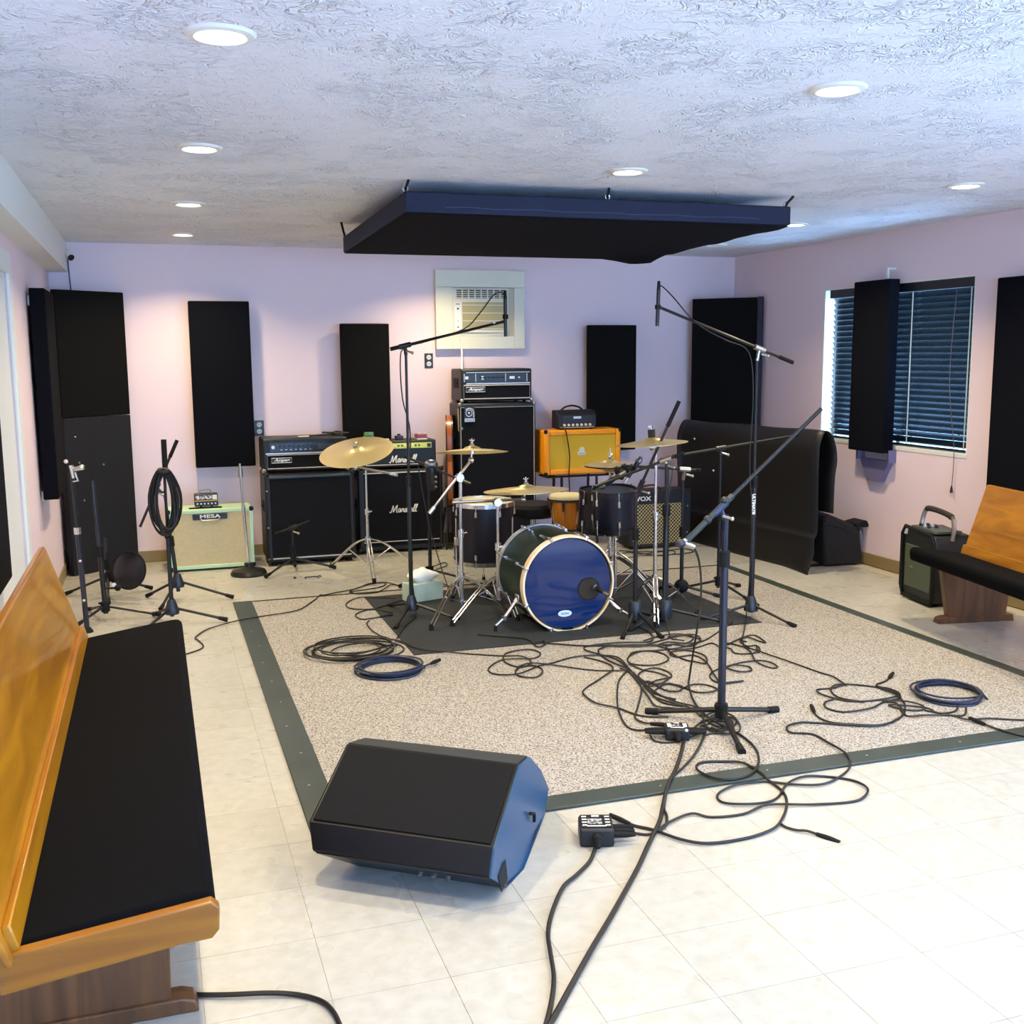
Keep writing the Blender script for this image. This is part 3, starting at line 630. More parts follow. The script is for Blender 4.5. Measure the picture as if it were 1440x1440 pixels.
# --- half stack with script logo
x0, x1 = (1.514,8.450,0.463)[0], (2.217,8.450,0.428)[0]; y0, y1, zt = 8.44, 8.70, .685
t = T('speaker_cabinet', 'black speaker cabinet with white script logo behind the chrome cymbal stand', 'amplifier', ((x0+x1)/2, 8.5, 0), 'guitar speaker cabinets')
P('shell', MB().bx((x0, y0, .02), (x1, y1, zt)), M_TOLEX, t, bev=.016)
P('grille_cloth', MB().bx((x0+.05, y0-.003, .06), (x1-.03, y0+.004, zt-.04)), M_GRILLE, t)
P('top_piping', MB().tube([(x0+.05, y0-.004, zt-.03), (x1-.05, y0-.004, zt-.03)], .005, 5), M_PIPE, t)
P('lower_piping', MB().tube([(x0+.04, y0-.004, .095), (x1-.04, y0-.004, .095)], .004, 5), M_PIPE, t)
corner_caps(x0, x1, y0, .02, zt, t, M_BLK, .02); feet(x0, x1, y0, y1, 0, t, .022); side_handle(x0, 8.57, .4, t)
LOGO = [[(0,.25),(.2,.0),(.4,.25),(.75,1.9),(.85,.9),(.95,.1),(1.35,1.2),(1.8,1.9),(1.7,1.0),(1.75,.1),(1.95,.1)],
        [(2.75,.9),(2.4,1.0),(2.15,.5),(2.3,.05),(2.6,.3),(2.8,.95),(2.75,.3),(2.95,.05)], [(2.95,.05),(3.2,.95),(3.3,.85),(3.5,.9),(3.5,.3),(3.7,.05)],
        [(3.7,.05),(4.05,1.0),(4.2,.5),(4.05,.05),(3.85,.1)], [(4.25,.0),(4.6,1.9),(4.75,1.7),(4.4,.4),(4.35,.0),(4.55,.8),(4.8,.9),(4.75,.3),(4.95,.05)],
        [(5.75,.9),(5.4,1.0),(5.15,.5),(5.3,.05),(5.6,.3),(5.8,.95),(5.75,.3),(5.95,.05)], [(5.95,.05),(6.3,1.2),(6.45,1.9),(6.3,1.8),(6.1,.6),(6.2,.05),(6.45,.15)], [(6.45,.15),(6.85,1.2),(7.0,1.95),(6.8,1.8),(6.6,.6),(6.7,.05),(7.0,.2)]]
def script_logo(t, x, y, z, w, r):
    s = w/7.0; m = MB()
    for st in LOGO: m.tube(spline([(x-w/2+a*s+b*s*.12, y-.003, z+b*s*.95) for a, b in st], 3), r, 4)
    P('script_logo', m, M_LET, t)
script_logo(t, (1.879,8.440,0.318)[0], y0-.003, (1.879,8.440,0.330)[2], .225, .0045)
h0, h1, hz0, hz1 = (1.535,8.450,0.805)[0], (2.164,8.450,0.781)[0], zt+.012, .912
t = T('guitar_amp_head', 'black guitar head with gold control panel and white script logo', 'amplifier', ((h0+h1)/2, 8.55, zt))
P('shell', MB().bx((h0, y0, hz0), (h1, 8.67, hz1)), M_TOLEX, t, bev=.014)
P('control_panel', MB().bx((h0+.12, y0-.004, hz1-.065), (h1-.04, y0+.003, hz1-.022)), mat('brushed_gold', '#d8c24c', .3, .4), t)
for k in range(13): knob(h0+.15+.028*k, y0-.003, hz1-.043, .008, t, M_BLK if k in (4, 6, 7, 11, 12) else mat('gold_knob', '#e8dc9a', .3, .5))
P('power_switch', MB().bx((h1-.075, y0-.008, hz1-.058), (h1-.045, y0-.003, hz1-.03)), M_BLK, t)
P('piping', MB().tube([(h0+.05, y0-.003, hz0+.022), (h1-.03, y0-.003, hz0+.022)], .004, 5), M_PIPE, t)
script_logo(t, (1.883,8.440,0.735)[0], y0-.003, (1.883,8.440,0.735)[2], .22, .005)
feet(h0, h1, y0, 8.67, zt+.0005, t, .013)
p = (1.622,8.500,0.911); z = hz1+.0005
t = T('pedal_tuner', 'bright green pedal standing on the gold panelled guitar head', 'pedal', (p[0], 8.5, z))
P('housing', MB().prism([(-.03, 0), (.03, 0), (.03, .035), (.012, .065), (-.03, .065)], (p[0]-.035, 8.5, z), (0, 1, 0), (0, 0, 1), (1, 0, 0), .07), mat('green_enamel', '#5fae3c', .35), t, bev=.004)
P('display', MB().bx((p[0]-.024, 8.467, z+.012), (p[0]+.024, 8.471, z+.045)), mat('dark_green_screen', '#1c2a20', .3), t)
P('guard_hoop', MB().tube([(p[0]-.034, 8.47, z+.01), (p[0]-.034, 8.465, z+.07), (p[0]+.034, 8.465, z+.07), (p[0]+.034, 8.47, z+.01)], .004), M_CHR, t)
p = (2.054,8.500,0.932)
t = T('effects_pedal', 'small red effects pedal on the right end of the gold panelled head', 'pedal', (p[0], 8.5, z))
P('housing', MB().bx((p[0]-.04, 8.46, z), (p[0]+.04, 8.56, z+.042)), mat('red_enamel', '#8e1c1c', .35), t, bev=.004)
P('base_plate', MB().bx((p[0]-.042, 8.456, z), (p[0]+.042, 8.564, z+.009)), M_IVORY, t)
for k in range(4): P('knob', MB().cyl((p[0]-.027+.018*k, 8.49, z+.042), (p[0]-.027+.018*k, 8.49, z+.056), .007, n=10), M_WHITE, t)
p = (1.766,8.500,0.907); tag(P('spool', MB().lathe([(0, 0), (.026, 0), (.026, .008), (.02, .012), (0, .012)], (p[0], 8.5, z)), M_IVORY), 'small round cream cap on top of the gold panelled guitar head', 'cap')
p = (1.883,8.550,0.928); tag(P('power_adapter', MB().bx((p[0]-.03, 8.52, z), (p[0]+.03, 8.58, z+.03)).bx((p[0]-.012, 8.54, z+.03), (p[0]+.012, 8.57, z+.045)), M_BLK, bev=.004), 'black power adapter on the gold panelled guitar head', 'adapter')

# --- tall bass stack
x0, x1 = (2.323,8.300,1.017)[0], (2.975,8.300,0.998)[0]; y0, y1, zt = 8.3, 8.60, 1.20
t = T('speaker_cabinet', 'tall black bass cabinet in the middle of the back wall', 'amplifier', ((x0+x1)/2, 8.5, 0), 'guitar speaker cabinets')
P('shell', MB().bx((x0, y0, .03), (x1, y1, zt)), M_TOLEX, t, bev=.012)
P('grille_cloth', MB().bx((x0+.015, y0-.003, .07), (x1-.02, y0+.004, zt-.035)), M_GRILLE, t)
piping(x0+.012, x1-.018, y0-.003, .065, zt-.032, t)
corner_caps(x0, x1, y0, .03, zt, t, M_STEEL, .018); feet(x0, x1, y0, y1, 0, t, .032, .025); side_handle(x0, 8.5, .95, t)
P('side_bar', MB().bx((x0-.006, y0+.01, .98), (x0, y0+.03, 1.16)), mat('brass_bar', '#a3884f', .4, .6), t)
p = (2.408,8.300,1.112); X, Z = p[0], p[2]
bd = P('badge', MB().bx((X-.042, y0-.008, Z-.058), (X+.042, y0-.003, Z+.058)), mat('navy_badge', '#1a2233', .4), t)
P('badge_footer', MB().bx((X-.042, y0-.011, Z-.058), (X+.042, y0-.008, Z-.03)), mat('silver_badge', '#c3c9d2', .4), bd)
text('lettering', 'Ampeg', .02, (X, y0-.0115, Z-.044), (1, 0, 0), (0, 0, 1), mat('grey_print', '#8b8b80', .6), bd, xs=1.2)
m = MB()
def arc(r, a0, a1, w, cx=0, cz=.012, n=20): m.tube([(X+cx+r*math.cos(math.radians(a0+(a1-a0)*i/n)), y0-.0105, Z+cz+r*math.sin(math.radians(a0+(a1-a0)*i/n))) for i in range(n+1)], w, 5)
arc(.026, -15, 345, .0036, -.006); m.sphere((X-.006, y0-.010, Z+.012), .010, 10, 6, (1, .5, 1)); arc(.038, 0, 140, .0045, -.004)
m.tube([(X+.034, y0-.0105, Z+.012), (X+.034, y0-.0105, Z-.022)], .0055, 5)
P('badge_emblem', m, mat('silver_badge', '#c3c9d2', .4), bd)
for z in (1.0, .62): P('side_screw', MB().sphere((x0+.02, y0-.002, z), .012, 8, 5), M_STEEL, t)
h0, h1, hz0, hz1 = (2.352,8.320,1.356)[0], (2.950,8.320,1.347)[0], zt+.016, 1.475
t = T('bass_amp_head', 'black bass head with silver trim on the tall middle cabinet', 'amplifier', ((h0+h1)/2, 8.5, zt), 'bass amplifier heads')
y0 = 8.32
P('shell', MB().bx((h0, y0, hz0), (h1, 8.64, hz1)), M_TOLEX, t, bev=.014)
P('control_panel', MB().bx((h0+.02, y0-.004, hz1-.105), (h1-.04, y0+.003, hz1-.04)), mat('dark_faceplate', '#191b20', .35), t)
P('trim_bar', MB().bx((h0+.04, y0-.006, hz1-.032), (h1-.02, y0, hz1-.027)), M_PIPE, t); P('trim_bar', MB().bx((h0+.04, y0-.006, hz1-.122), (h1-.02, y0, hz1-.113)), M_PIPE, t)
for k in range(9): knob(h0+.16+.024*k, y0-.003, hz1-.07, .009, t, mat('black_knob', '#0d0d10', .4))
for x in (h0+.022, h0+.118, h0+.37, h1-.045): P('panel_divider', MB().bx((x-.0025, y0-.007, hz1-.105), (x+.0025, y0-.002, hz1-.04)), M_PIPE, t)
P('rocker_switch', MB().bx((h0+.03, y0-.01, hz1-.082), (h0+.055, y0-.003, hz1-.06)), M_WHITE, t)
for z in (.064, .082): P('rocker_switch', MB().bx((h0+.163, y0-.01, hz1-z-.006), (h0+.185, y0-.003, hz1-z+.006)), M_WHITE, t)
P('rocker_switch', MB().bx((h0+.405, y0-.01, hz1-.083), (h0+.445, y0-.003, hz1-.062)), M_WHITE, t)
P('indicator', MB().cyl((h0+.485, y0-.003, hz1-.072), (h0+.485, y0-.012, hz1-.072), .007), M_WHITE, t)
piping(h0+.018, h1-.02, y0-.003, hz0+.02, hz1-.132, t, r=.0045)
P('grille_cloth', MB().bx((h0+.022, y0-.001, hz0+.024), (h1-.024, y0+.004, hz1-.136)), M_GRILLE, t)
script_badge(t, h0+.115, y0-.001, hz1-.165, .16, .038)
for x in (h0+.002, h1-.002): P('corner_cap', MB().sphere((x, y0+.004, hz0+.004), .018, 8, 6), M_STEEL, t)
side_handle(h0, 8.48, 1.36, t); feet(h0, h1, y0, 8.64, zt+.0005, t, .017)
# guitar leaning on its edge between the stacks
a = (2.297,8.500,1.151); X = a[0]-.005
t = T('acoustic_guitar', 'brown acoustic guitar standing edge-on beside the tall bass cabinet', 'guitar', (X, 8.5, 0))
def gz(z): return .098 if .62 < z < .80 else .0
ol = [(.0, .36), (.10, .37), (.17, .43), (.19, .53), (.165, .64), (.12, .73), (.135, .82), (.145, .92), (.11, 1.03), (.04, 1.09), (0, 1.10)]
ol = ol+[(-a_, b_) for a_, b_ in reversed(ol[1:-1])]
gy = V((.25, .968, 0)); gn = V((.968, -.25, 0)); go_ = V((X, 8.5, 0))
P('body_side', MB().prism(ol, go_-gn*.022, gy, (0, 0, 1), gn, .044), wood('guitar_side', '#a3592c', '#6f3a1c', 2, 8, .3), t, bev=.005)
P('back_binding', MB().prism([(a_*1.01, .73+(b_-.73)*1.01) for a_, b_ in ol], go_-gn*.029, gy, (0, 0, 1), gn, .007), M_BLK, t)
P('top_binding', MB().prism([(a_*1.01, .73+(b_-.73)*1.01) for a_, b_ in ol], go_+gn*.022, gy, (0, 0, 1), gn, .007), M_BLK, t)
P('stand', MB().tube([(X-.06, 8.42, .0), (X-.03, 8.45, .33), (X+.03, 8.45, .345)], .009).tube([(X-.06, 8.6, .0), (X-.03, 8.56, .33), (X+.03, 8.56, .345)], .009), M_BLK, t)

# --- orange cabinet on its stand, small head on top
fl_, fr_ = (3.015,8.200,0.771), (3.693,8.200,0.746); x0, x1, y0, y1 = fl_[0]+.004, fr_[0], 8.2, 8.48; z0, z1 = .602, .968
M_OR = mat('orange_tolex', '#fb9d06', .45, bump=(350, .3)); M_YEL = mat('gold_weave', '#e2b22a', .8, bump=(600, .4))
t = T('speaker_cabinet', 'bright orange speaker cabinet raised on a stand behind the drums', 'amplifier', ((x0+x1)/2, 8.35, z0), 'guitar speaker cabinets')
P('shell', MB().bx((x0, y0+.02, z0), (x1, y1, z1)), M_OR, t, bev=.014)
fw = .045
P('front_frame', MB().bx((x0, y0, z0), (x0+fw, y0+.025, z1)).bx((x1-fw, y0, z0), (x1, y0+.025, z1)).bx((x0+fw, y0, z0), (x1-fw, y0+.025, z0+fw)).bx((x0+fw, y0, z1-fw), (x1-fw, y0+.025, z1)), M_OR, t, bev=.012)
P('grille_cloth', MB().bx((x0+fw, y0+.016, z0+fw), (x1-fw, y0+.022, z1-fw)), M_YEL, t)
p = (3.347,8.200,0.794)
bd = P('badge', MB().bx((p[0]-.036, y0+.010, p[2]-.034), (p[0]+.036, y0+.016, p[2]-.008)), M_IVORY, t)
P('badge_crest', MB().prism([(-.024, -.008), (.024, -.008), (.024, .012), (.014, .03), (-.014, .03), (-.024, .012)], (p[0], y0+.016, p[2]), (1, 0, 0), (0, 0, 1), (0, -1, 0), .006), M_IVORY, bd)
text('lettering', 'ORANGE', .014, (p[0], y0+.0095, p[2]-.021), (1, 0, 0), (0, 0, 1), mat('brown_print', '#6d5a2c', .6), bd)
corner_caps(x0, x1, y0, z0, z1, t, M_RUB, .018)
for x in (x0+.08, x1-.08): P('rubber_foot', MB().cyl((x, 8.28, z0-.012), (x, 8.28, z0), .02), M_RUB, t); P('rubber_foot', MB().cyl((x, 8.42, z0-.012), (x, 8.42, z0), .02), M_RUB, t)
P('side_handle', MB().bx((x1-.002, 8.30, .76), (x1+.006, 8.42, .84)), M_STEEL, t)
t = T('amp_stand', 'black tubular stand carrying the orange cabinet', 'stand', ((x0+x1)/2, 8.35, 0))
zz = z0-.022
for x in (x0+.17, x1-.19):
    P('leg', MB().tube([(x, 8.25, 0), (x, 8.27, zz)], .012, 8), M_BLK, t); P('leg', MB().tube([(x, 8.48, 0), (x, 8.45, zz)], .012, 8), M_BLK, t)
P('top_frame', MB().tube([(x0+.04, 8.27, zz), (x1-.04, 8.27, zz), (x1-.04, 8.45, zz), (x0+.04, 8.45, zz)], .010, 6, True).tube([(x0+.17, 8.27, .22), (x1-.19, 8.27, .22)], .009), M_BLK, t)
a, b = (3.154,8.270,0.983), (3.496,8.270,1.104); h0, h1 = a[0], b[0]
t = T('mini_amp_head', 'small black guitar head with cream knobs on the orange cabinet', 'amplifier', ((h0+h1)/2, 8.35, z1))
z = z1+.008
P('shell', MB().prism([(0, 0), (.15, 0), (.15, .15), (.05, .15), (0, .11)], (h0, 8.26, z), (0, 1, 0), (0, 0, 1), (1, 0, 0), h1-h0), M_TOLEX, t, bev=.008)
P('front_grille', MB().panel(((h0+h1)/2, 8.259+.0, z+.075), (1, 0, 0), (0, 0, 1), (h1-h0)*.78, .055, .003), mat('dark_mesh', '#22262a', .5), t)
for k in range(7): knob(h0+.055+.038*k, 8.262, z+.03, .012, t, M_IVORY, .016)
P('nameplate', MB().bx(((h0+h1)/2-.035, 8.250, z+.082), ((h0+h1)/2+.03, 8.256, z+.1)), M_KNOB, t)
P('lower_trim', MB().tube([(h0+.02, 8.257, z+.01), (h1-.02, 8.257, z+.01)], .003, 5), M_PIPE, t)
P('carry_handle', MB().tube(spline([(h0+.06, 8.35, z+.148), (h0+.10, 8.35, z+.175), (h0+.16, 8.35, z+.185), (h0+.22, 8.35, z+.172), (h0+.25, 8.35, z+.148)]), .008), M_RUB, t)
for x in (h0+.04, h1-.04):
    for y in (8.28, 8.39): P('rubber_foot', MB().cyl((x, y, z-.0075), (x, y, z), .012), M_RUB, t)
lead = spline([(h0+.035, 8.25, z+.02), (h0+.04, 8.19, z-.01), (3.200,8.180,0.929), (3.225,8.180,0.765), (3.219,8.180,0.601), (3.233,8.200,0.468), (3.234,8.220,0.287)])
tag(P('speaker_lead', MB().tube(lead, .005, 6), M_CABLE), 'thin black lead hanging down the front of the orange cabinet', 'cable')

# --- diamond grille combo right of the drums
x0, x1 = (3.625,7.860,0.315)[0], (4.173,7.860,0.285)[0]; y0, y1, zt = 7.86, 8.1, .475
t = T('combo_amp', 'small black combo amplifier with diamond pattern grille right of the drums', 'amplifier', ((x0+x1)/2, 8.0, 0))
P('shell', MB().bx((x0, y0+.012, .015), (x1, y1, zt)), M_TOLEX, t, bev=.012)
P('front_frame', MB().bx((x0, y0, .015), (x0+.03, y0+.014, zt)).bx((x1-.075, y0, .015), (x1, y0+.014, zt)).bx((x0+.03, y0, .015), (x1-.075, y0+.014, .04)).bx((x0+.03, y0, zt-.105), (x1-.075, y0+.014, zt)), M_TOLEX, t, bev=.005)
gx0, gx1, gz0, gz1 = x0+.03, x1-.075, .04, zt-.105
P('grille_cloth', MB().bx((gx0, y0+.008, gz0), (gx1, y0+.013, gz1)), mat('brown_grille', '#241f18', .8), t)
m = MB(); s = .030; w_, h_ = gx1-gx0, gz1-gz0
def diag(sign):
    c = -h_ if sign > 0 else 0
    while c < (w_ if sign > 0 else w_+h_):
        pts = []
        for z_ in (0, h_):
            xx = c+z_ if sign > 0 else c-z_
            pts.append((xx, z_))
        (xa, za), (xb, zb) = pts
        def clip(xa, za, xb, zb):
            dx, dz = xb-xa, zb-za; t0, t1 = 0, 1
            for lo, hi, p0, d in ((0, w_, xa, dx),):
                ta, tb = (lo-p0)/d, (hi-p0)/d
                t0, t1 = max(t0, min(ta, tb)), min(t1, max(ta, tb))
            return (t0, t1)
        t0, t1 = clip(xa, za, xb, zb)
        if t1-t0 > .02: m.tube([(gx0+xa+(xb-xa)*t0, y0+.007, gz0+(zb-za)*t0), (gx0+xa+(xb-xa)*t1, y0+.007, gz0+(zb-za)*t1)], .0022, 4)
        c += s
diag(1); diag(-1)
o = P('diamond_pattern', m, mat('gold_thread', '#d9c68e', .6), t); o['kind'] = 'stuff'
p = (3.721,7.850,0.399); text('lettering', 'VOX', .05, (p[0]+.022, y0-.001, zt-.06), (1, 0, 0), (0, 0, 1), M_LET, t, bold=.0012, xs=1.25, ext=.002)
P('carry_handle', MB().tube(spline([(x0+.14, 7.98, zt), (x0+.18, 7.98, zt+.028), (x0+.27, 7.98, zt+.034), (x0+.33, 7.98, zt)]), .009), mat('brown_handle', '#3b2a2a', .6), t)
P('top_strip', MB().bx((x0+.02, y0+.02, zt), (x0+.12, y0+.05, zt+.003)), M_STEEL, t)
for z in (.34, .12): P('corner_screw', MB().sphere((x1-.03, y0-.001, z), .007, 8, 5), M_STEEL, t)
corner_caps(x0, x1, y0, .015, zt, t, M_RUB, .018); feet(x0, x1, y0, y1, 0, t, .016)

# ================================================================ draped black vinyl, bag and portable PA at the right
M_VIN = mat('black_vinyl_sheet', '#0f1013', .5, spec=.35, bump=(90, .12))
near = [(4.466,6.500,0.317), (4.454,6.500,0.610), (4.447,6.500,0.814), (4.454,6.500,0.925), (4.486,6.500,1.004), (4.526,6.500,1.031), (4.574,6.500,1.002), (4.610,6.500,0.919), (4.618,6.500,0.817), (4.598,6.500,0.716), (4.591,6.500,0.604), (4.592,6.500,0.439)]
near = [(4.455, 6.5, .003), (4.452, 6.5, .10), (4.445, 6.5, .25)]+[p for p in near]
t = T('draped_vinyl', 'big black vinyl sheet folded over a rack in front of the right corner', 'sheet', (4.4, 7.4, 0))
cur = spline(near, 3); rows = []; NR = 20
for j in range(NR+1):
    s = j/NR; y = 6.5+1.75*s; row = []
    for i, p in enumerate(cur):
        q = V(p); k = i/(len(cur)-1)
        flare = max(0, 1-q.z/.14)*max(0, 1-s*5)*.06 if k < .5 else 0
        row.append(V((q.x-.20*s-flare+.006*math.sin(s*9+k*6), y+(.012*math.sin(k*12) if j == 0 else 0), q.z-(.012*s if q.z > .9 else 0)+.004*math.sin(s*14)*(q.z > .9))))
    rows.append(row)
nc = len(cur); vs = [p for r in rows for p in r]; fs = [(j*nc+i, j*nc+i+1, (j+1)*nc+i+1, (j+1)*nc+i) for j in range(NR) for i in range(nc-1)]
o = P('sheet', MB().add(vs, fs), M_VIN, t); sm_ = o.modifiers.new('thickness', 'SOLIDIFY'); sm_.thickness = .007; sm_.offset = 0
P('rack_bar', MB().tube([(4.53, 6.62, .955), (4.36, 8.2, .945)], .02, 8), M_BLK, t)
for y, x in ((6.75, 4.52), (8.1, 4.37)): P('rack_leg', MB().tube([(x, y, 0), (x, y, .95)], .016, 8).tube([(x-.02, y, .012), (x+.2, y, .012)], .012, 6), M_BLK, t)
for q in ((4.262, 7.98, .88), (4.29, 7.7, .64)): P('snap_stud', MB().sphere(q, .009, 8, 5), M_STEEL, t)

bx0, bx1 = 4.72, 4.99
t = T('gear_bag', 'black cloth gear bag on the floor behind the draped vinyl', 'bag', (4.86, 6.83, 0))
pf = [(.0, .0), (.30, .0), (.335, .05), (.30, .24), (.26, .30), (.02, .40), (-.02, .36)]
A = [V((4.68+a, 6.70-.03*a, b)) for a, b in pf]; B = [p+V((.0, .20, .015)) for p in A]
P('body', MB().loft(A, B), mat('black_nylon', '#0d0e14', .75, bump=(120, .5)), t, bev=.025)
P('flap', MB().prism([(0, 0), (.10, .02), (.135, -.03), (.02, -.03)], (4.93, 6.69, .315), (1, 0, 0), (0, 0, 1), (0, 1, 0), .16), M_RUB, t, bev=.006)
P('side_pocket', MB().prism([(0, .05), (.04, .06), (.045, .22), (.012, .27)], (4.985, 6.72, 0), (1, 0, 0), (0, 0, 1), (0, 1, 0), .12), mat('grey_mesh', '#6c6f78', .7), t, bev=.008)
P('zip', MB().tube(spline([(4.66, 6.688, .33), (4.80, 6.682, .30), (4.93, 6.68, .24)]), .004, 5), M_BLK, t)

# portable PA
A0, A1 = V((4.593,5.718,0.000)), V((4.541,5.376,0.000)); A0.z = A1.z = 0; u = (A1-A0).normalized(); w = V((-u.y, u.x, 0))
if w.x < 0: w = -w
Wd = (A1-A0).length; up = V((0, 0, 1)); Dp = .26; Hh = .47
t = T('portable_speaker', 'dark portable loudspeaker with curved carry handle beside the right pew', 'speaker', ((A0+A1)/2+w*.13)[:])
def pp(a, b, z): return A0+u*a+w*b+up*z
prof = [(.012, .02), (Wd-.0, .02), (Wd+.012, .06), (Wd+.012, Hh-.07), (Wd-.02, Hh-.02), (.02, Hh), (-.012, Hh-.05), (-.012, .08)]
P('cabinet', MB().loft([pp(a, .0, z) for a, z in prof], [pp(a, Dp, z) for a, z in prof]), mat('dark_green_plastic', '#15191c', .45, bump=(300, .2)), t, bev=.014)
P('front_bumper', MB().tube([pp(a, -.005, z) for a, z in prof], .013, 8, True), M_RUB, t)
g = [(.03, .085), (Wd-.015, .085), (Wd-.015, .36), (.03, .36)]
P('speaker_grille', MB().loft([pp(a, -.010, z) for a, z in g], [pp(a, .004, z) for a, z in g]), mat('olive_mesh', '#55604a', .45, .3, bump=(600, .6)), t, bev=.006)
P('logo_plate', MB().loft([pp(a, -.014, z) for a, z in ((.1, .215), (.14, .215), (.14, .225), (.1, .225))], [pp(a, -.009, z) for a, z in ((.1, .215), (.14, .215), (.14, .225), (.1, .225))]), M_STEEL, t)
P('control_panel', MB().loft([pp(a, b, Hh-.012) for a, b in ((.03, .02), (Wd-.02, .02), (Wd-.02, .2), (.03, .2))], [pp(a, b, Hh+.006) for a, b in ((.03, .03), (Wd-.02, .03), (Wd-.02, .2), (.03, .2))]), mat('grey_green_panel', '#39433f', .4), t, bev=.004)
for a in (.07, .12, .17):
    for b in (.07, .12): P('knob', MB().cyl(pp(a, b, Hh+.004), pp(a, b, Hh+.02), .012, .01, 10), M_KNOB if a == .12 else M_BLK, t)
P('corner_label', MB().loft([pp(a, -.004, z) for a, z in ((.0, Hh-.052), (.035, Hh-.052), (.045, Hh-.012), (.012, Hh-.012))], [pp(a, .002, z) for a, z in ((.0, Hh-.052), (.035, Hh-.052), (.045, Hh-.012), (.012, Hh-.012))]), M_WHITE, t)
hd = spline([pp(.02, .10, Hh-.02), pp(.02, .12, Hh+.07), pp(.06, .13, Hh+.115), pp(Wd-.05, .13, Hh+.10), pp(Wd-.0, .13, Hh+.05), pp(Wd+.004, .12, Hh-.05)], 5)
P('handle_tube', MB().tube(hd, .014, 8), M_STEEL, t)
P('handle_grip', MB().tube([hd[i] for i in range(9, 17)], .019, 8), mat('brown_grip', '#2d2326', .7), t)
for a in (.04, Wd-.04):
    for b in (.05, Dp-.05): P('foot', MB().cyl(pp(a, b, 0), pp(a, b, .022), .02), M_RUB, t)

# ================================================================ drum kit
M_GREEN = mat('dark_green_lacquer', '#10220f', .42, spec=.2)
M_NAVY = mat('navy_black_lacquer', '#0e0f1e', .34, spec=.4, coat=.1)
M_HEADB = mat('navy_gloss_head', '#04265a', .08, spec=.6, coat=.5)
M_HEADW = mat('coated_white_head', '#d6cfb4', .6)
M_SMOKE = mat('smoky_dark_head', '#23242c', .3)
M_MAPLE = wood('maple_hoop', '#efe4cc', '#dcb878', 2, 6, .3)
def polar(c, axis_u, axis_w, R, k, n, ph=0):
    a = 2*math.pi*(k+ph)/n; return V(c)+V(axis_u)*R*math.cos(a)+V(axis_w)*R*math.sin(a)
# bass drum: axis along Y
bc = V((2.205,5.620,0.308)); R = .272; yf, yr = 5.62, 6.08
bcx, bcz = bc.x, .285
t = T('bass_drum', 'dark green bass drum with shiny navy front head facing the room', 'drum', (bcx, 5.85, .014))
P('shell', MB().lathe([(R-.012, 0), (R, .012), (R, yr-yf-.012), (R-.012, yr-yf)], (bcx, yf, bcz), (0, 1, 0), 56), M_GREEN, t)
P('front_head', MB().lathe([(0, -.004), (R-.012, -.004), (R-.006, .004)], (bcx, yf, bcz), (0, 1, 0), 56), M_HEADB, t)
P('rear_head', MB().lathe([(R-.012, -.004), (R-.02, .002), (0, .002)], (bcx, yr, bcz), (0, 1, 0), 56), M_HEADW, t)
hp = [(R-.003, -.02), (R+.008, -.02), (R+.010, -.01), (R+.010, .026), (R+.002, .026), (R+.001, -.006), (R-.003, -.02)]
P('front_hoop', MB().lathe(hp, (bcx, yf, bcz), (0, 1, 0), 64), M_MAPLE, t)
P('rear_hoop', MB().lathe([(a, -b) for a, b in hp], (bcx, yr, bcz), (0, 1, 0), 64), mat('silver_hoop', '#c9c9c4', .25, .5), t)
for k in range(8):
    for yy, s in ((yf, 1), (yr, -1)):
        p = polar((bcx, yy, bcz), (1, 0, 0), (0, 0, 1), R+.010, k, 8, .5); ra = (V((p.x, 0, p.z))-V((bcx, 0, bcz))).normalized()
        cl = P('claw_hook', MB().tube([p-V((0, .021*s, 0))-ra*.012, p-V((0, .023*s, 0))+ra*.006, p+V((0, .012*s, 0))+ra*.008, p+V((0, .03*s, 0))+ra*.006], .008, 6), M_CHR, t)
        P('tension_rod', MB().cyl(p+V((0, .0, 0))+ra*.004, p+V((0, .11*s, 0))+ra*.008, .0035, n=6).cyl(p-V((0, .035*s, 0))+ra*.006, p+V((0, 0, 0))+ra*.006, .005, n=8), M_CHR, cl)
        q = polar((bcx, yy+.13*s, bcz), (1, 0, 0), (0, 0, 1), R, k, 8, .5)
        P('lug', MB().cyl(q-V((0, .025, 0))+ra*.008, q+V((0, .025, 0))+ra*.008, .009, n=8), M_CHR, t)
hpn = V(((2.344,5.610,0.245)[0], 0, (2.344,5.610,0.245)[2]))
P('port_ring', MB().lathe([(.068, 0), (.068, -.003), (.064, -.004), (.062, .0)], (hpn.x-.012, yf-.004, hpn.z), (0, 1, 0), 28), M_RUB, t)
P('port_hole', MB().lathe([(.063, -.0012), (0, -.0012)], (hpn.x-.012, yf-.004, hpn.z), (0, 1, 0), 28), mat('port_dark', '#2b2316', .8), t)
p = (2.185,5.610,0.111)
lg = P('maker_badge', MB().lathe([(0, -.0015), (.042, -.0015), (.042, .001)], (0, 0, 0), (0, 1, 0), 28), mat('pale_badge', '#cfe0ee', .4), t)
for v in lg.data.vertices: v.co = V((v.co.x+bcx-bcx, v.co.y, v.co.z)) 
for v in lg.data.vertices:
    w_ = v.co+org(t); v.co = V((p[0]+w_.x*1.0, yf-.0045+w_.y, p[2]+w_.z*.45))-org(t)
for k in range(5): P('badge_print', MB().bx((p[0]-.024+.01*k, yf-.0072, p[2]-.006), (p[0]-.018+.01*k, yf-.0058, p[2]+.006)), mat('blue_print', '#5b86a8', .5), lg)
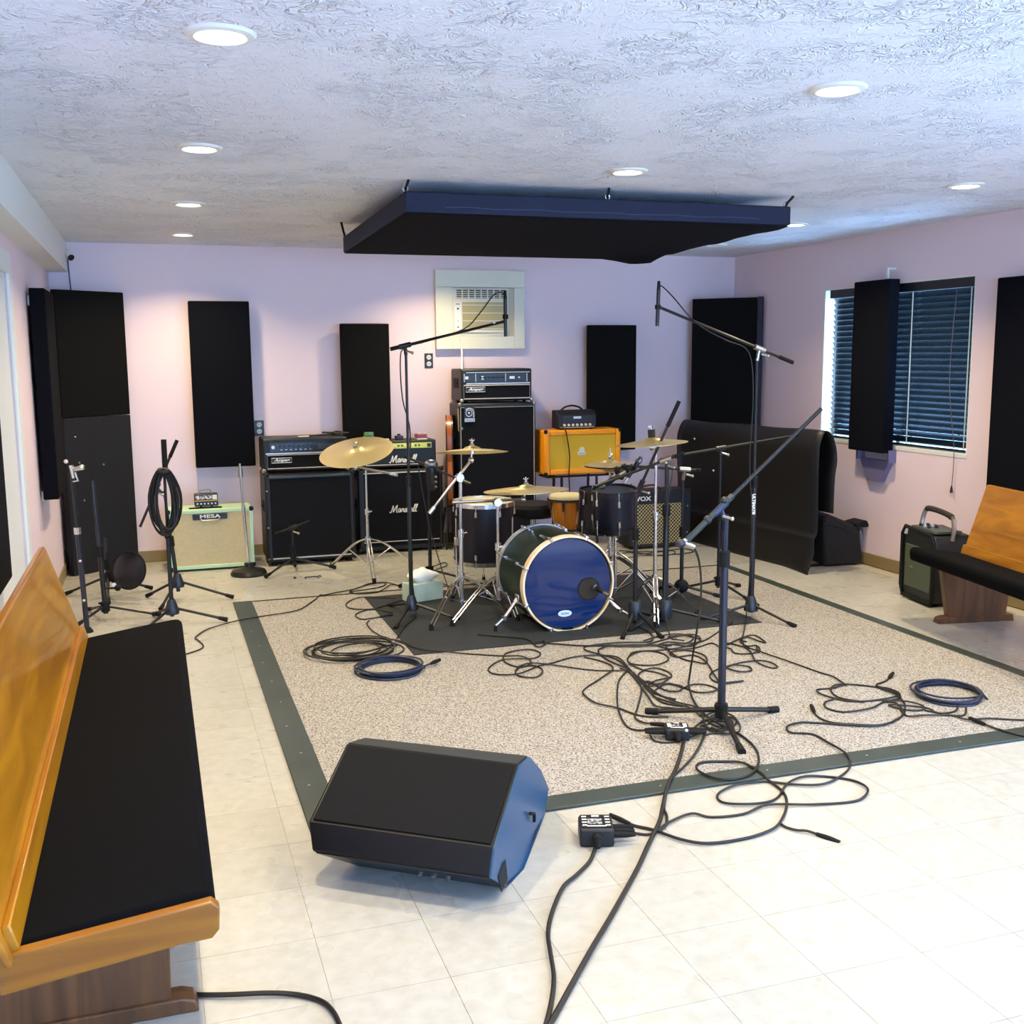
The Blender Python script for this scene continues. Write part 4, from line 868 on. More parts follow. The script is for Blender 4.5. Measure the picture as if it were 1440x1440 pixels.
for sgn in (-1, 1):
    a = V((bcx+sgn*.255, yf+.14, bcz-.10)); e = V((1.800,5.724,0.000)) if sgn < 0 else V((bcx+.42, 5.62, 0)); e.z = .016
    sp = P('spur', MB().tube([a, a.lerp(e, .12)], .016, 8).tube([a.lerp(e, .08), a.lerp(e, .6)], .0115, 8).tube([a.lerp(e, .55), e+V((0, 0, .03))], .008, 8).cyl(a.lerp(e, .60)-V((0, 0, .012)), a.lerp(e, .60)+V((0, 0, .012)), .017), M_CHR, t)
    P('rubber_tip', MB().cyl(e, e+V((0, 0, .03)), .011, .010, 8), M_RUB, sp)
    P('spur_bracket', MB().box(a+V((sgn*-.008, 0, 0)), (.04, .07, .06)), M_CHR, t, bev=.006)

def drum(name, label, c, r, h, tilt, mshell, mhead, nl=6, hoop=M_CHR, group='toms of the drum kit'):
    """shell drum with head, two hoops, lugs and rods; tilt = (rx, ry) radians"""
    M = Matrix.Rotation(tilt[0], 3, 'X') @ Matrix.Rotation(tilt[1], 3, 'Y'); ax = M @ V((0, 0, 1)); u = M @ V((1, 0, 0)); w = M @ V((0, 1, 0)); c = V(c)
    t = T(name, label, 'drum', (c-ax*h/2)[:], group)
    P('shell', MB().lathe([(r-.006, -h/2), (r, -h/2+.008), (r, h/2-.008), (r-.006, h/2)], c, ax, 40), mshell, t)
    P('batter_head', MB().lathe([(0, h/2+.003), (r-.010, h/2+.003), (r-.002, h/2-.004)], c, ax, 40), mhead, t)
    P('bottom_head', MB().lathe([(r-.004, -h/2), (0, -h/2-.002)], c, ax, 40), mhead, t)
    for s in (1, -1):
        P('hoop', MB().lathe([(r+.002, s*(h/2-.016)), (r+.009, s*(h/2-.016)), (r+.008, s*(h/2+.012)), (r+.003, s*(h/2+.014)), (r+.002, s*(h/2-.016))], c, ax, 40), hoop, t)
    for k in range(nl):
        for s in (1, -1):
            p = polar(c+ax*s*(h/2-.055), u, w, r+.008, k, nl, .3)
            l = P('lug', MB().cyl(p-ax*.018, p+ax*.018, .009, n=8), M_CHR, t)
            P('tension_rod', MB().cyl(p, p+ax*s*.075, .003, n=6), M_CHR, l)
    return t, c, ax, u, w
def chrome_stand(label, c, feet, top, zl, name='cymbal_stand', group='chrome cymbal stands', double=True, top_xy=None):
    """double braced chrome tripod: zl = height where the legs leave the pole"""
    c = V((c[0], c[1], 0)); tx = V(top_xy) if top_xy else V((c.x, c.y))
    t = T(name, label, 'stand', c[:], group); zb = .07
    P('lower_tube', MB().cyl((c.x, c.y, zb), (c.x, c.y, top*.60), .0125, n=12), M_CHR, t)
    P('upper_tube', MB().tube([(c.x, c.y, top*.58), (tx.x, tx.y, top)], .009, 10), M_CHR, t)
    P('height_clamp', MB().cyl((c.x, c.y, top*.58), (c.x, c.y, top*.58+.045), .019, n=12).tube([(c.x, c.y-.015, top*.58+.02), (c.x+.03, c.y-.035, top*.58+.03)], .006), M_CHR, t)
    P('leg_collar', MB().cyl((c.x, c.y, zl-.02), (c.x, c.y, zl+.02), .021, n=12), M_CHR, t)
    P('brace_collar', MB().cyl((c.x, c.y, zb), (c.x, c.y, zb+.03), .018, n=12), M_CHR, t)
    for f in feet:
        f = V((f[0], f[1], .014)); d = V((f.x-c.x, f.y-c.y, 0)).normalized(); sd = V((-d.y, d.x, 0))*.011; a = c+V((0, 0, zl))+d*.018
        m = MB(); k = V((0, 0, .02))
        mid = a.lerp(f, .5)+V((0, 0, .035))
        path = [a, a.lerp(f, .25)+V((0, 0, .03)), mid, f+k]
        if double: m.tube([p+sd for p in spline(path, 4)], .0055, 6).tube([p-sd for p in spline(path, 4)], .0055, 6)
        else: m.tube(spline(path, 4), .007, 6)
        l = P('leg', m, M_CHR, t)
        P('leg_brace', MB().tube([c+V((0, 0, zb+.015))+d*.016, mid], .0055, 6), M_CHR, l)
        P('rubber_foot', MB().cyl(f+V((0, 0, -.0)), f+k+V((0, 0, .015)), .016, .012, 8), M_RUB, l)
    return t
def cymbal(label, c, r, ax, grp='bronze cymbals of the drum kit', topper='felt'):
    t = T('cymbal', label, 'cymbal', c[:3], grp); c = V(c); ax = V(ax).normalized()
    P('disc', MB().lathe([(.006, .030), (.022, .029), (.04, .024), (.052, .015), (.058, .011), (r*.6, .005), (r, -.008), (r, -.0095), (r*.6, .003), (.057, .009), (.05, .013), (.038, .022), (.006, .028)], c, ax, 56), M_BRASS, t)
    if topper == 'felt':
        P('wing_nut', MB().cyl(c+ax*.03, c+ax*.075, .005, n=8).sphere(c+ax*.048, .010, 8, 6).tube([c+ax*.06+V((-.016, 0, .008)), c+ax*.055, c+ax*.06+V((.016, 0, .008))], .004, 5), M_CHR, t)
        P('felt_washer', MB().cyl(c+ax*.028, c+ax*.040, .016, n=14), mat('grey_felt', '#8b8a80', .95), t)
    else:
        P('felt_washer', MB().cyl(c+ax*.028, c+ax*.075, .022, n=14), mat('dark_felt', '#2a231f', .95), t)
        P('wing_nut', MB().tube([c+ax*.085+V((-.018, 0, .012)), c+ax*.078, c+ax*.085+V((.018, 0, .012))], .004, 5).cyl(c+ax*.07, c+ax*.10, .004, n=8), M_CHR, t)
    return t
def tilter(t, pv, c, ax):
    ax = V(ax).normalized(); c = V(c)
    P('tilter', MB().sphere(pv, .019, 10, 8).tube([V(pv), c-ax*.012], .007, 8).cyl(c-ax*.016, c-ax*.004, .013, n=10).cyl(c-ax*.012, c+ax*.03, .0035, n=6), M_CHR, t)

# floor tom
fc = (2.109,6.950,0.601); fr = .205
zt_ = fc[2]+.0
ft, c, ax, u, w = drum('floor_tom', 'large navy floor tom on three legs left of the bass drum', (fc[0], 6.95, zt_-.21), fr, .40, (.02, 0), M_NAVY, M_HEADW, 8)
for k in range(3):
    p = polar(c, u, w, fr+.014, k, 3, .62)
    lg = P('leg', MB().tube([(p.x, p.y, zt_-.10), (p.x, p.y, .05), (p.x+(p.x-c.x)*.10, p.y+(p.y-c.y)*.10, .012)], .006, 8), M_CHR, ft)
    P('leg_bracket', MB().box((p.x, p.y, zt_-.26), (.032, .032, .06)), M_CHR, ft, bev=.004)
    P('rubber_foot', MB().cyl((p.x+(p.x-c.x)*.10, p.y+(p.y-c.y)*.10, .0), (p.x+(p.x-c.x)*.10, p.y+(p.y-c.y)*.10, .035), .013, .010, 8), M_RUB, lg)
# rack toms on a double tom stand
ta = (2.653,5.980,0.643); drum('rack_tom', 'navy rack tom nearest the viewer, above the right of the bass drum', (ta[0], 5.98, ta[2]), .132, .235, (.10, -.06), M_NAVY, M_SMOKE, 6, M_BLK)
tb = (2.757,6.420,0.569); drum('rack_tom', 'second dark rack tom half hidden behind the nearer one', (tb[0], 6.42, tb[2]), .15, .25, (.08, .04), M_NAVY, M_SMOKE, 6, M_BLK)
sx_, sy_ = ta[0]+.10, 6.19
ts = chrome_stand('chrome stand holding both rack toms behind the bass drum', (sx_, sy_), [(sx_+.22, sy_-.28), (sx_-.16, sy_+.30), (sx_+.32, sy_+.12)], .66, .30, 'tom_stand')
P('tom_arm', MB().tube([(sx_, sy_, .63), (ta[0]+.04, 5.98+.15, ta[2]+.02)], .011, 8), M_CHR, ts); P('tom_arm', MB().tube([(sx_, sy_, .62), (tb[0]+.13, 6.42-.08, tb[2]+.02)], .011, 8), M_CHR, ts)
P('memory_clamp', MB().cyl((sx_, sy_, .60), (sx_, sy_, .67), .022, n=12), M_CHR, ts)
# bongo on a stand
g = (2.719,6.950,0.580); gx, gz_ = g[0], g[2]
t = T('bongo_drum', 'amber wooden bongo drum with cream head behind the bass drum', 'drum', (gx, 6.95, gz_-.2), 'hand drums')
P('shell', MB().lathe([(.082, -.205), (.092, -.19), (.112, -.10), (.124, -.02), (.124, .0)], (gx, 6.95, gz_), n=32), wood('amber_bongo_wood', '#dd8e2c', '#a4581a', 2, 6, .2), t)
P('drum_skin', MB().lathe([(0, .038), (.114, .036), (.124, .026), (.126, .0)], (gx, 6.95, gz_), n=32), mat('cream_skin', '#e3d9a8', .55), t)
P('rim', MB().ring((gx, 6.95, gz_+.002), (0, 0, 1), .134, .008, 32, 6), M_BLK, t)
for k in range(8):
    p = polar((gx, 6.95, gz_-.01), (1, 0, 0), (0, 1, 0), .131, k, 8, .3); P('tuning_lug', MB().prism([(-.012, 0), (.012, 0), (.006, -.06), (-.006, -.06)], p, V((-(p.y-6.95), p.x-gx, 0)).normalized(), (0, 0, 1), V((p.x-gx, p.y-6.95, 0)).normalized(), .006), mat('dark_lug', '#3a1d10', .4), t)
    P('tuning_rod', MB().cyl(p+V((0, 0, .01)), p+V((0, 0, -.14))*1.0-V(((p.x-gx)*.2, (p.y-6.95)*.2, 0)), .003, n=6), M_CHR, t)
t = T('bongo_stand', 'thin black tripod stand carrying the amber bongo', 'stand', (gx, 6.95, 0), 'black tripod microphone stands')
P('pole', MB().cyl((gx, 6.95, .10), (gx, 6.95, gz_-.21), .012), M_BLK, t)
P('cradle', MB().ring((gx, 6.95, gz_-.215), (0, 0, 1), .07, .007, 24, 6).tube([(gx-.07, 6.95, gz_-.215), (gx+.07, 6.95, gz_-.215)], .007), M_BLK, t)
for k in range(3): p = polar((gx, 6.95, .014), (1, 0, 0), (0, 1, 0), .24, k, 3, .4); P('leg', MB().tube([(gx, 6.95, .16), p], .009), M_BLK, t)
# throne
h = (2.565,7.250,0.477)
t = T('drum_throne', 'round black padded drum throne behind the bass drum', 'stool', (h[0], 7.25, 0))
P('cushion', MB().lathe([(0, -.05), (.17, -.05), (.185, -.03), (.185, .02), (.165, .045), (0, .05)], (h[0], 7.25, h[2]), n=36), M_RUB, t)
P('post', MB().cyl((h[0], 7.25, .12), (h[0], 7.25, h[2]-.05), .014), M_CHR, t)
for k in range(3): p = polar((h[0], 7.25, .016), (1, 0, 0), (0, 1, 0), .26, k, 3, .1); P('leg', MB().tube([(h[0], 7.25, .30), p], .009), M_CHR, t)

# cymbals and their stands
c1 = V((1.365,7.620,0.913)); t = chrome_stand('chrome cymbal stand on the bare tiles in front of the script logo amp', (1.43, 7.62), [(1.21, 7.93), (1.80, 7.85), (1.40, 7.26)], (1.464,7.620,0.771)[2], .27)
pv = V((1.349,7.580,0.800)); P('boom_arm', MB().tube([(1.351,7.620,0.801), (1.656,7.620,0.727)], .008, 8).cyl((1.603,7.620,0.739), (1.661,7.620,0.725), .011), M_CHR, t)
ax = (-.20, -.27, .94); tilter(t, pv, c1, ax); cymbal('large tilted golden cymbal overlapping the gold panelled guitar head', c1, .268, ax)
c2 = V((1.813,6.200,1.014)); t = chrome_stand('chrome boom stand with slanted arm in front of the tall bass cabinet', (1.735, 6.2), [(1.46, 5.88), (1.98, 6.02), (1.77, 6.55)], (1.731,6.200,0.849)[2], .245)
pv = V((1.806,6.200,0.958)); P('boom_arm', MB().tube([(1.541,6.200,0.647), pv], .0085, 8), M_CHR, t); P('counter_grip', MB().cyl((1.541,6.200,0.647), (1.573,6.200,0.684), .014), M_CHR, t)
P('boom_clamp', MB().cyl(V((1.731,6.200,0.854))-V((0, .022, 0)), V((1.731,6.200,0.854))+V((0, .022, 0)), .024, n=14).tube([(1.749,6.170,0.843), (1.787,6.150,0.826)], .005), M_CHR, t)
tilter(t, pv, c2, (.02, .03, 1)); cymbal('crash cymbal on the slanted boom left of the tall bass cabinet logo', c2, .217, (.03, .14, 1))
c3 = V((2.140,6.150,0.771)); t = chrome_stand('chrome boom stand with level arm beside the floor tom', (1.955, 6.15), [(1.60, 5.93), (2.0, 5.92), (2.0, 6.5)], (1.952,6.150,0.697)[2], .245)
pv = V((2.121,6.150,0.710)); P('boom_arm', MB().tube([(1.670,6.150,0.712), pv], .0085, 8), M_CHR, t)
P('boom_clamp', MB().cyl(V((1.952,6.150,0.701))-V((0, .022, 0)), V((1.952,6.150,0.701))+V((0, .022, 0)), .024, n=14), M_CHR, t)
tilter(t, pv, c3, (0, 0, 1)); cymbal('wide ride cymbal hanging low over the bass drum', c3, .262, (-.02, .045, 1))
c4 = V((2.786,5.740,1.068)); t = chrome_stand('tall straight chrome cymbal stand right of the bass drum', (2.815, 5.74), [(2.70, 5.48), (3.06, 5.66), (2.80, 6.02)], (2.796,5.740,1.042)[2], .25)
tilter(t, (c4.x, c4.y, c4.z-.03), c4, (0, 0, 1)); cymbal('crash cymbal with dark felt on the straight stand at the right', c4, .212, (-.06, .03, 1), topper='dark')
hx = V((2.873,6.550,0.847)); hs = chrome_stand('chrome hi-hat stand half hidden behind the rack toms', (hx.x, 6.55), [(hx.x+.25, 6.32), (hx.x-.25, 6.42), (hx.x+.02, 6.88)], hx.z+.03, .28, 'hi_hat_stand', double=False)
P('pull_rod', MB().cyl((hx.x, 6.55, hx.z), (hx.x, 6.55, hx.z+.12), .004, n=8), M_CHR, hs)
P('foot_pedal', MB().prism([(0, .02), (.27, .09), (.27, .10), (0, .03)], (hx.x-.04, 6.62, .0), (0, 1, 0), (0, 0, 1), (1, 0, 0), .08), M_CHR, hs)
t = cymbal('upper hi-hat cymbal in front of the orange cabinet', hx+V((0, 0, .014)), .175, (0, 0, 1)); 
t = T('cymbal', 'lower hi-hat cymbal just under the upper one', 'cymbal', (hx.x, 6.55, hx.z-.02), 'bronze cymbals of the drum kit')
P('disc', MB().lathe([(.008, -.03), (.045, -.022), (.055, -.011), (.10, -.005), (.175, .008), (.10, -.003), (.055, -.009), (.045, -.02)], (hx.x, 6.55, hx.z-.012), n=48), M_BRASS, t)

# tissue box beside the mat
tc_ = V((1.60, 6.66, .0145)); rz = .31
t = T('tissue_box', 'pale green tissue box with white tissue on the edge of the dark mat', 'box', tc_[:])
P('carton', MB().box(tc_+V((0, 0, .06)), (.24, .12, .118), rz), mat('pale_green_card', '#b9cdbd', .6, noise=(9, .2, '#a3bba9')), t, bev=.003)
P('slot', MB().lathe([(0, .002), (.05, .0015), (.05, 0)], tc_+V((0, 0, .119)), n=20), M_WHITE, t)
vs = []; fs = []; nn = 16
rng = random.Random(3)
for j in range(7):
    f = j/6
    for i in range(nn):
        a = 2*math.pi*i/nn; r = (.05+.055*math.sin(f*math.pi*.75))*(1-.75*f**3)*(1+.16*math.sin(3*a+j)+.08*rng.random())
        vs.append((tc_.x+r*math.cos(a)*1.05, tc_.y+r*math.sin(a)*.6, tc_.z+.12+.085*f+.012*math.sin(2*a+j*.8)*f))
for j in range(6):
    for i in range(nn): fs.append((j*nn+i, j*nn+(i+1) % nn, (j+1)*nn+(i+1) % nn, (j+1)*nn+i))
fs.append(tuple(range(6*nn, 7*nn)))
P('tissue', MB().add(vs, fs), mat('white_tissue', '#e9ebe4', .85), t, ang=60)

# ================================================================ microphone stands
GS = 'black tripod microphone stands'
def mic_stand(label, c, feet, hub_z, top, style='cone', rl=.013, ru=.0085, split=.55, lean=(0, 0), boom=None, grip=.09, clampm=M_BLK, legm=M_BLK, name='microphone_stand', tube_m=M_BLK, group=GS, tail=True, legr=.0085):
    c = V((c[0], c[1], 0)); tp = V((c.x+lean[0], c.y+lean[1], top)); at = lambda z: V((c.x+lean[0]*z/top, c.y+lean[1]*z/top, z))
    t = T(name, label, 'stand', c[:], group)
    P('lower_tube', MB().tube([at(hub_z*.5), at(top*split)], rl, 12), tube_m, t)
    P('upper_tube', MB().tube([at(top*split-.01), tp], ru, 10), tube_m, t)
    P('height_clutch', MB().tube([at(top*split-.035), at(top*split+.03)], rl+.006, 12), M_RUB, t)
    if style == 'cone': P('leg_hub', MB().lathe([(.0, -.005), (.042, -.005), (.044, .01), (.024, .075), (.018, .085), (.0, .085)], at(hub_z-.03), n=20), mat('hub_plastic', '#1f2631', .4), t)
    elif style == 'dome': P('leg_hub', MB().sphere(at(hub_z), .048, 16, 10, (1, 1, .95)), M_RUB, t)
    elif style == 'drumlike': P('leg_hub', MB().lathe([(0, -.05), (.036, -.05), (.04, -.03), (.04, .045), (.03, .06), (0, .06)], at(hub_z), n=20), mat('hub_plastic', '#1f2631', .4), t)
    else: P('leg_hub', MB().cyl(at(hub_z-.03), at(hub_z+.03), rl+.010, n=14).tube([at(hub_z+.02), at(hub_z+.025)+V((-.035, -.01, 0))], .008), M_RUB, t)
    for f in feet:
        f = V((f[0], f[1], .018)); d = V((f.x-c.x, f.y-c.y, 0)).normalized()
        l = P('leg', MB().tube([at(hub_z)+d*.02, f], legr, 8), legm, t)
        P('rubber_foot', MB().cyl(f-(f-at(hub_z)).normalized()*.045, f+(f-at(hub_z)).normalized()*.01, legr+.0025, legr+.006, 10), M_RUB, l)
    if boom:
        A, B = V(boom[0]), V(boom[1]); d = (B-A).normalized()
        pv = A+d*max(0, min((tp-A).dot(d), (B-A).length))
        P('boom_clamp', MB().cyl(pv-d*.035, pv+d*.035, .016, n=12).tube([tp-V((0, 0, .03)), pv], .011, 8), clampm, t)
        P('clamp_knob', MB().tube([pv+V((.0, -.02, -.03)), pv+V((.03, -.035, -.04))], .006).sphere(pv+V((.035, -.037, -.042)), .010, 8, 6), M_STEEL, t)
        P('boom_arm', MB().tube([A, B], .0085, 8), M_BLK, t)
        if tail: P('boom_grip', MB().cyl(B-d*grip, B, .012, n=10), M_RUB, t)
    return t
def pencil_mic(label, a, b, r=.011):
    a, b = V(a), V(b); d = (b-a).normalized(); t = T('microphone', label, 'microphone', ((a+b)/2)[:], 'microphones on the stands')
    P('body', MB().tube([a, b], r, 12), M_BLK, t); P('capsule', MB().cyl(b, b+d*.018, r*.98, n=12), mat('dark_mesh', '#22262a', .5), t); P('connector', MB().cyl(a-d*.05, a, r*.75, r, 12), M_RUB, t)
    P('clip', MB().cyl(a.lerp(b, .45), a.lerp(b, .58), r+.006, n=12), M_RUB, t)
    return t
def hand_mic(label, tail, head, r=.024, hm=None):
    a, b = V(tail), V(head); d = (b-a).normalized(); t = T('microphone', label, 'microphone', ((a+b)/2)[:], 'microphones on the stands'); L = (b-a).length
    P('handle', MB().lathe([(0, 0), (.011, 0), (.012, L*.1), (r*.8, L*.68), (r*.8, L*.7)], a, d, 16), M_BLK, t)
    P('grille', MB().lathe([(r*.75, L*.70), (r, L*.74), (r, L*.86), (r*.75, L*.95), (0, L)], a, d, 16), hm or mat('steel_mesh', '#7d8288', .35, .9), t)
    P('connector', MB().cyl(a-d*.04, a, .0095, n=12), M_STEEL, t)
    P('clip', MB().cyl(a+d*L*.3, a+d*L*.5, r*.75, n=12), M_RUB, t)
    return t
# overhead left
m1 = mic_stand('tall overhead microphone stand left of the kit, boom toward the air conditioner', (1.43, 6.25), [(1.67, 6.06), (1.27, 5.98), (1.36, 6.56)], .09, (1.410,6.250,1.620)[2], 'cone', boom=((2.045,6.250,1.786), (1.338,6.250,1.624)), grip=.05, split=.52)
pencil_mic('black pencil microphone hanging in front of the air conditioner', (2.048,6.250,1.920), (2.049,6.250,1.713))
P('tape_ring', MB().cyl((1.968,6.250,1.775), (1.982,6.250,1.778), .009, n=10), M_WHITE, m1)
# overhead right
m2 = mic_stand('tall overhead microphone stand right of the kit with white lettering on its tube', (3.342, 5.511), [(3.46, 5.23), (3.04, 5.55), (3.53, 5.75)], .09, (3.299,5.510,1.570)[2], 'cone', rl=.0165, boom=((2.722,5.510,1.838), (3.581,5.510,1.527)), grip=.10, split=.53, clampm=M_STEEL)
pencil_mic('black pencil microphone at the raised tip of the right overhead boom', (2.704,5.510,1.935), (2.699,5.510,1.756))
zt2 = (3.273,5.490,0.697)[2]; dv = V((3.3, 5.5, 0)).normalized(); rt = V((dv.y, -dv.x, 0)); oo = V((3.342, 5.511, zt2+.005))-dv*.0175
text('lettering', 'ULTIMATE', .024, oo, V((0, 0, -1)), rt, M_LET, m2, bold=.0015, xs=1.1)
# front centre stand
m3 = mic_stand('heavy microphone stand standing alone at the front of the carpet', (2.238, 3.909), [(2.01, 4.15), (2.55, 3.98), (2.15, 3.59)], .075, (2.231,3.909,0.921)[2], 'collar', rl=.0175, ru=.014, split=.80, boom=((2.090,3.909,0.845), (2.686,3.909,1.350)), grip=.0, tail=False, clampm=mat('navy_clamp', '#1d2a4a', .35), legr=.0115, tube_m=mat('navy_black_tube', '#151a2c', .22, spec=.6))
P('boom_sleeve', MB().tube([(2.061,3.909,0.823), (2.269,3.909,0.999)], .0135, 10), mat('green_black_sleeve', '#1c2a2c', .4), m3)
for q in ((2.155,3.909,0.904), (2.233,3.909,0.980)): P('sleeve_ring', MB().sphere(q, .0185, 10, 8), mat('green_black_sleeve', '#1c2a2c', .4), m3)
hand_mic('vocal microphone at the low end of the front stand boom', (2.032,3.909,0.795), (2.089,3.950,0.818), .018) if False else None
t = T('microphone', 'stubby microphone plugged at the low end of the front stand boom', 'microphone', (2.042,3.909,0.807), 'microphones on the stands')
P('mount', MB().tube([(2.067,3.909,0.829), (2.035,3.909,0.813)], .010, 8), M_STEEL, t); P('head', MB().sphere((2.032,3.909,0.813), .020, 12, 8, (1.2, 1, .9)), mat('dark_head', '#2b2630', .5), t); P('connector', MB().tube([(2.041,3.909,0.816), (2.094,3.909,0.794)], .011, 8), M_STEEL, t)
# stand behind floor tom with big capsule mic
t1 = mic_stand('thin black stand behind the tissue box holding a large microphone over the floor tom', (1.80, 7.25), [(1.55, 7.10), (2.05, 7.15), (1.85, 7.52)], .08, (1.794,7.250,0.824)[2], 'collar', boom=((2.053,7.100,0.704), (1.633,7.250,0.895)), grip=.03)
t = T('microphone', 'large side address microphone with silver top beside the script logo', 'microphone', (1.784,7.150,0.834), 'microphones on the stands')
a = V((1.794,7.150,0.833)); P('grille', MB().sphere(a+V((0, 0, .01)), .043, 14, 10, (1.15, .8, .8)), mat('steel_mesh', '#7d8288', .35, .9), t); P('body', MB().lathe([(0, -.16), (.028, -.16), (.036, -.10), (.038, 0), (.03, .01)], a-V((.0, 0, .01)), n=16), M_BLK, t)
for k in range(3): P('band', MB().cyl(a+V((.014, -.036, -.07-.035*k)), a+V((.03, -.03, -.075-.035*k)), .008, n=8), M_STEEL, t)
# stand cluster right of the bass drum
m4 = mic_stand('thick black stand right of the straight chrome cymbal stand', (2.79, 5.55), [(2.52, 5.46), (3.13, 5.44), (2.86, 5.84)], .10, (2.763,5.550,0.960)[2], 'drumlike', rl=.018, ru=.012, boom=((2.453,5.800,0.814), (2.873,5.500,1.021)), grip=.06, split=.72, clampm=M_STEEL)
hand_mic('microphone on the lowest boom pointing down at the near rack tom', (2.586,5.750,0.881), (2.480,5.820,0.802), .022)
mk = mic_stand('short black stand with round weighted hub in front of the bass drum edge', (2.59, 5.536), [(2.42, 5.33), (2.63, 5.27), (2.80, 5.60)], .11, (2.559,5.540,0.806)[2], 'drumlike', rl=.013, boom=((2.684,5.750,0.741), (2.888,5.600,1.313)), grip=.16, split=.7)
hand_mic('upright microphone with thick black body beside the orange cabinet', (2.705,5.900,0.843), (2.794,5.900,0.969), .02)
hand_mic('small microphone poking into the port of the bass drum', (2.390,5.530,0.237), (2.355,5.605,0.262), .02)
m5 = mic_stand('short black stand with dome hub in front of the diamond grille combo', (3.206, 6.147), [(3.02, 5.98), (3.44, 6.06), (3.18, 6.42)], .085, (3.193,6.147,0.813)[2], 'dome', boom=((2.798,6.200,0.884), (3.305,6.100,0.845)), grip=.03, clampm=M_STEEL)
hand_mic('black microphone with windscreen left on the level boom near the orange cabinet', (2.900,6.250,0.879), (2.803,6.300,0.814), .048, M_RUB)
m6 = mic_stand('black stand with thin rising boom in front of the draped vinyl', (3.493, 6.178), [(3.27, 6.35), (3.72, 6.30), (3.56, 5.90)], .09, (3.463,6.178,0.957)[2], 'collar', rl=.011, boom=((3.156,6.178,0.936), (4.070,6.178,1.039)), grip=.02)
hand_mic('small microphone at the low end of the thin rising boom', (3.166,6.178,0.935), (3.041,6.180,0.903), .015)
tag(P('spare_boom_tip', MB().tube([(3.698,6.600,0.983), (3.820,6.600,1.033)], .007, 8).sphere((3.820,6.600,1.033), .010, 8, 6), mat('grey_tip', '#4a4f50', .5)), 'short grey boom tip in front of the draped vinyl', 'boom') if False else None
# folded stands at the left with a cable coil
m7 = mic_stand('nearer of the two left stands, upright pole carrying the hanging cable coil', (.043, 6.60), [(.35, 6.54), (-.06, 6.84), (-.14, 6.36)], .10, (0.052,6.600,1.019)[2], 'cone', lean=(.0, 0))
P('boom_grip', MB().cyl((0.049,6.600,0.927), (0.049,6.600,1.111), .016, n=10), M_RUB, m7)
m7b = mic_stand('farther of the two left stands with a boom crossing steeply behind the coil', (.10, 7.24), [(.43, 7.16), (-.10, 7.40), (-.02, 6.98)], .13, (0.063,7.240,0.733)[2], 'cone', lean=(-.06, 0), boom=((-0.120,7.240,0.506), (0.137,7.240,1.058)), grip=.12)
m8 = T('light_stand', 'slim black pole with chrome clamp head beside the far end of the left pew', 'stand', (-.434, 6.58, 0), 'poles in the left corner')
tp = V((-0.455,6.500,0.986)); bt = V((-.434, 6.58, 0))
P('pole', MB().tube([bt+V((0, 0, .012)), bt.lerp(tp, .62)], .0155, 12), mat('navy_black_tube', '#151a2c', .22, spec=.6), m8); P('upper_pole', MB().tube([bt.lerp(tp, .6), tp], .010, 10), M_BLK, m8)
P('base', MB().lathe([(0, 0), (.034, 0), (.034, .008), (.018, .03), (0, .03)], bt, n=18), M_RUB, m8)
P('collar', MB().tube([bt.lerp(tp, .60), bt.lerp(tp, .64)], .020, 12), M_CHR, m8)
P('clamp_head', MB().tube([(-0.455,6.500,0.990), (-0.445,6.500,0.917)], .013).tube([(-0.442,6.500,0.966), (-0.400,6.500,0.972)], .014).sphere((-0.400,6.500,0.976), .017, 10, 8).sphere((-0.480,6.500,1.012), .013, 8, 6).tube([(-0.435,6.500,0.949), (-0.423,6.500,0.900), (-0.453,6.500,0.898)], .007), M_CHR, m8)
for s in (.2, .44): P('bolt', MB().sphere(bt.lerp(tp, s)+V((0, -.017, 0)), .009, 8, 6), M_CHR, m8)
m9 = mic_stand('black low tripod with a pole against the corner trap and a black knob', (-.338, 6.852), [(-.03, 6.81), (-.50, 6.70), (-.45, 7.12)], .085, (-0.363,6.850,0.859)[2], 'collar', rl=.016, ru=.012, lean=(-.03, 0), split=.5)
P('clamp_knob', MB().tube([(-.34, 6.84, .20), (-.27, 6.83, .20)], .007).sphere((-.262, 6.83, .20), .02, 10, 8), M_RUB, m9)
m10 = mic_stand('low black tripod farther back against the corner trap carrying the black disc', (-.35, 7.55), [(-.62, 7.66), (-.08, 7.65), (-.34, 7.28)], .13, .40, 'collar', rl=.012)
dc = V((-0.208,7.350,0.206)); dn = V((-.55, -.80, .22)).normalized()
t = T('black_disc', 'round dished black disc clamped low in front of the left corner trap', 'disc', dc[:])
P('dish', MB().lathe([(0, .03), (.05, .026), (.105, .006), (.125, -.004), (.125, -.008), (.10, 0), (.05, .018), (0, .022)], dc, dn, 36), mat('black_gloss_dish', '#10131a', .3, spec=.5), t)
P('rim', MB().ring(dc-dn*.005, dn, .123, .006, 36, 6), M_RUB, t)
P('bracket', MB().tube([dc-dn*.0+V((-.05, .0, -.07)), (-0.311,7.500,0.088), (-.345, 7.55, .30)], .012), M_RUB, t)
P('bracket_plate', MB().box((-0.303,7.400,0.108), (.03, .02, .02)), M_WHITE, t)
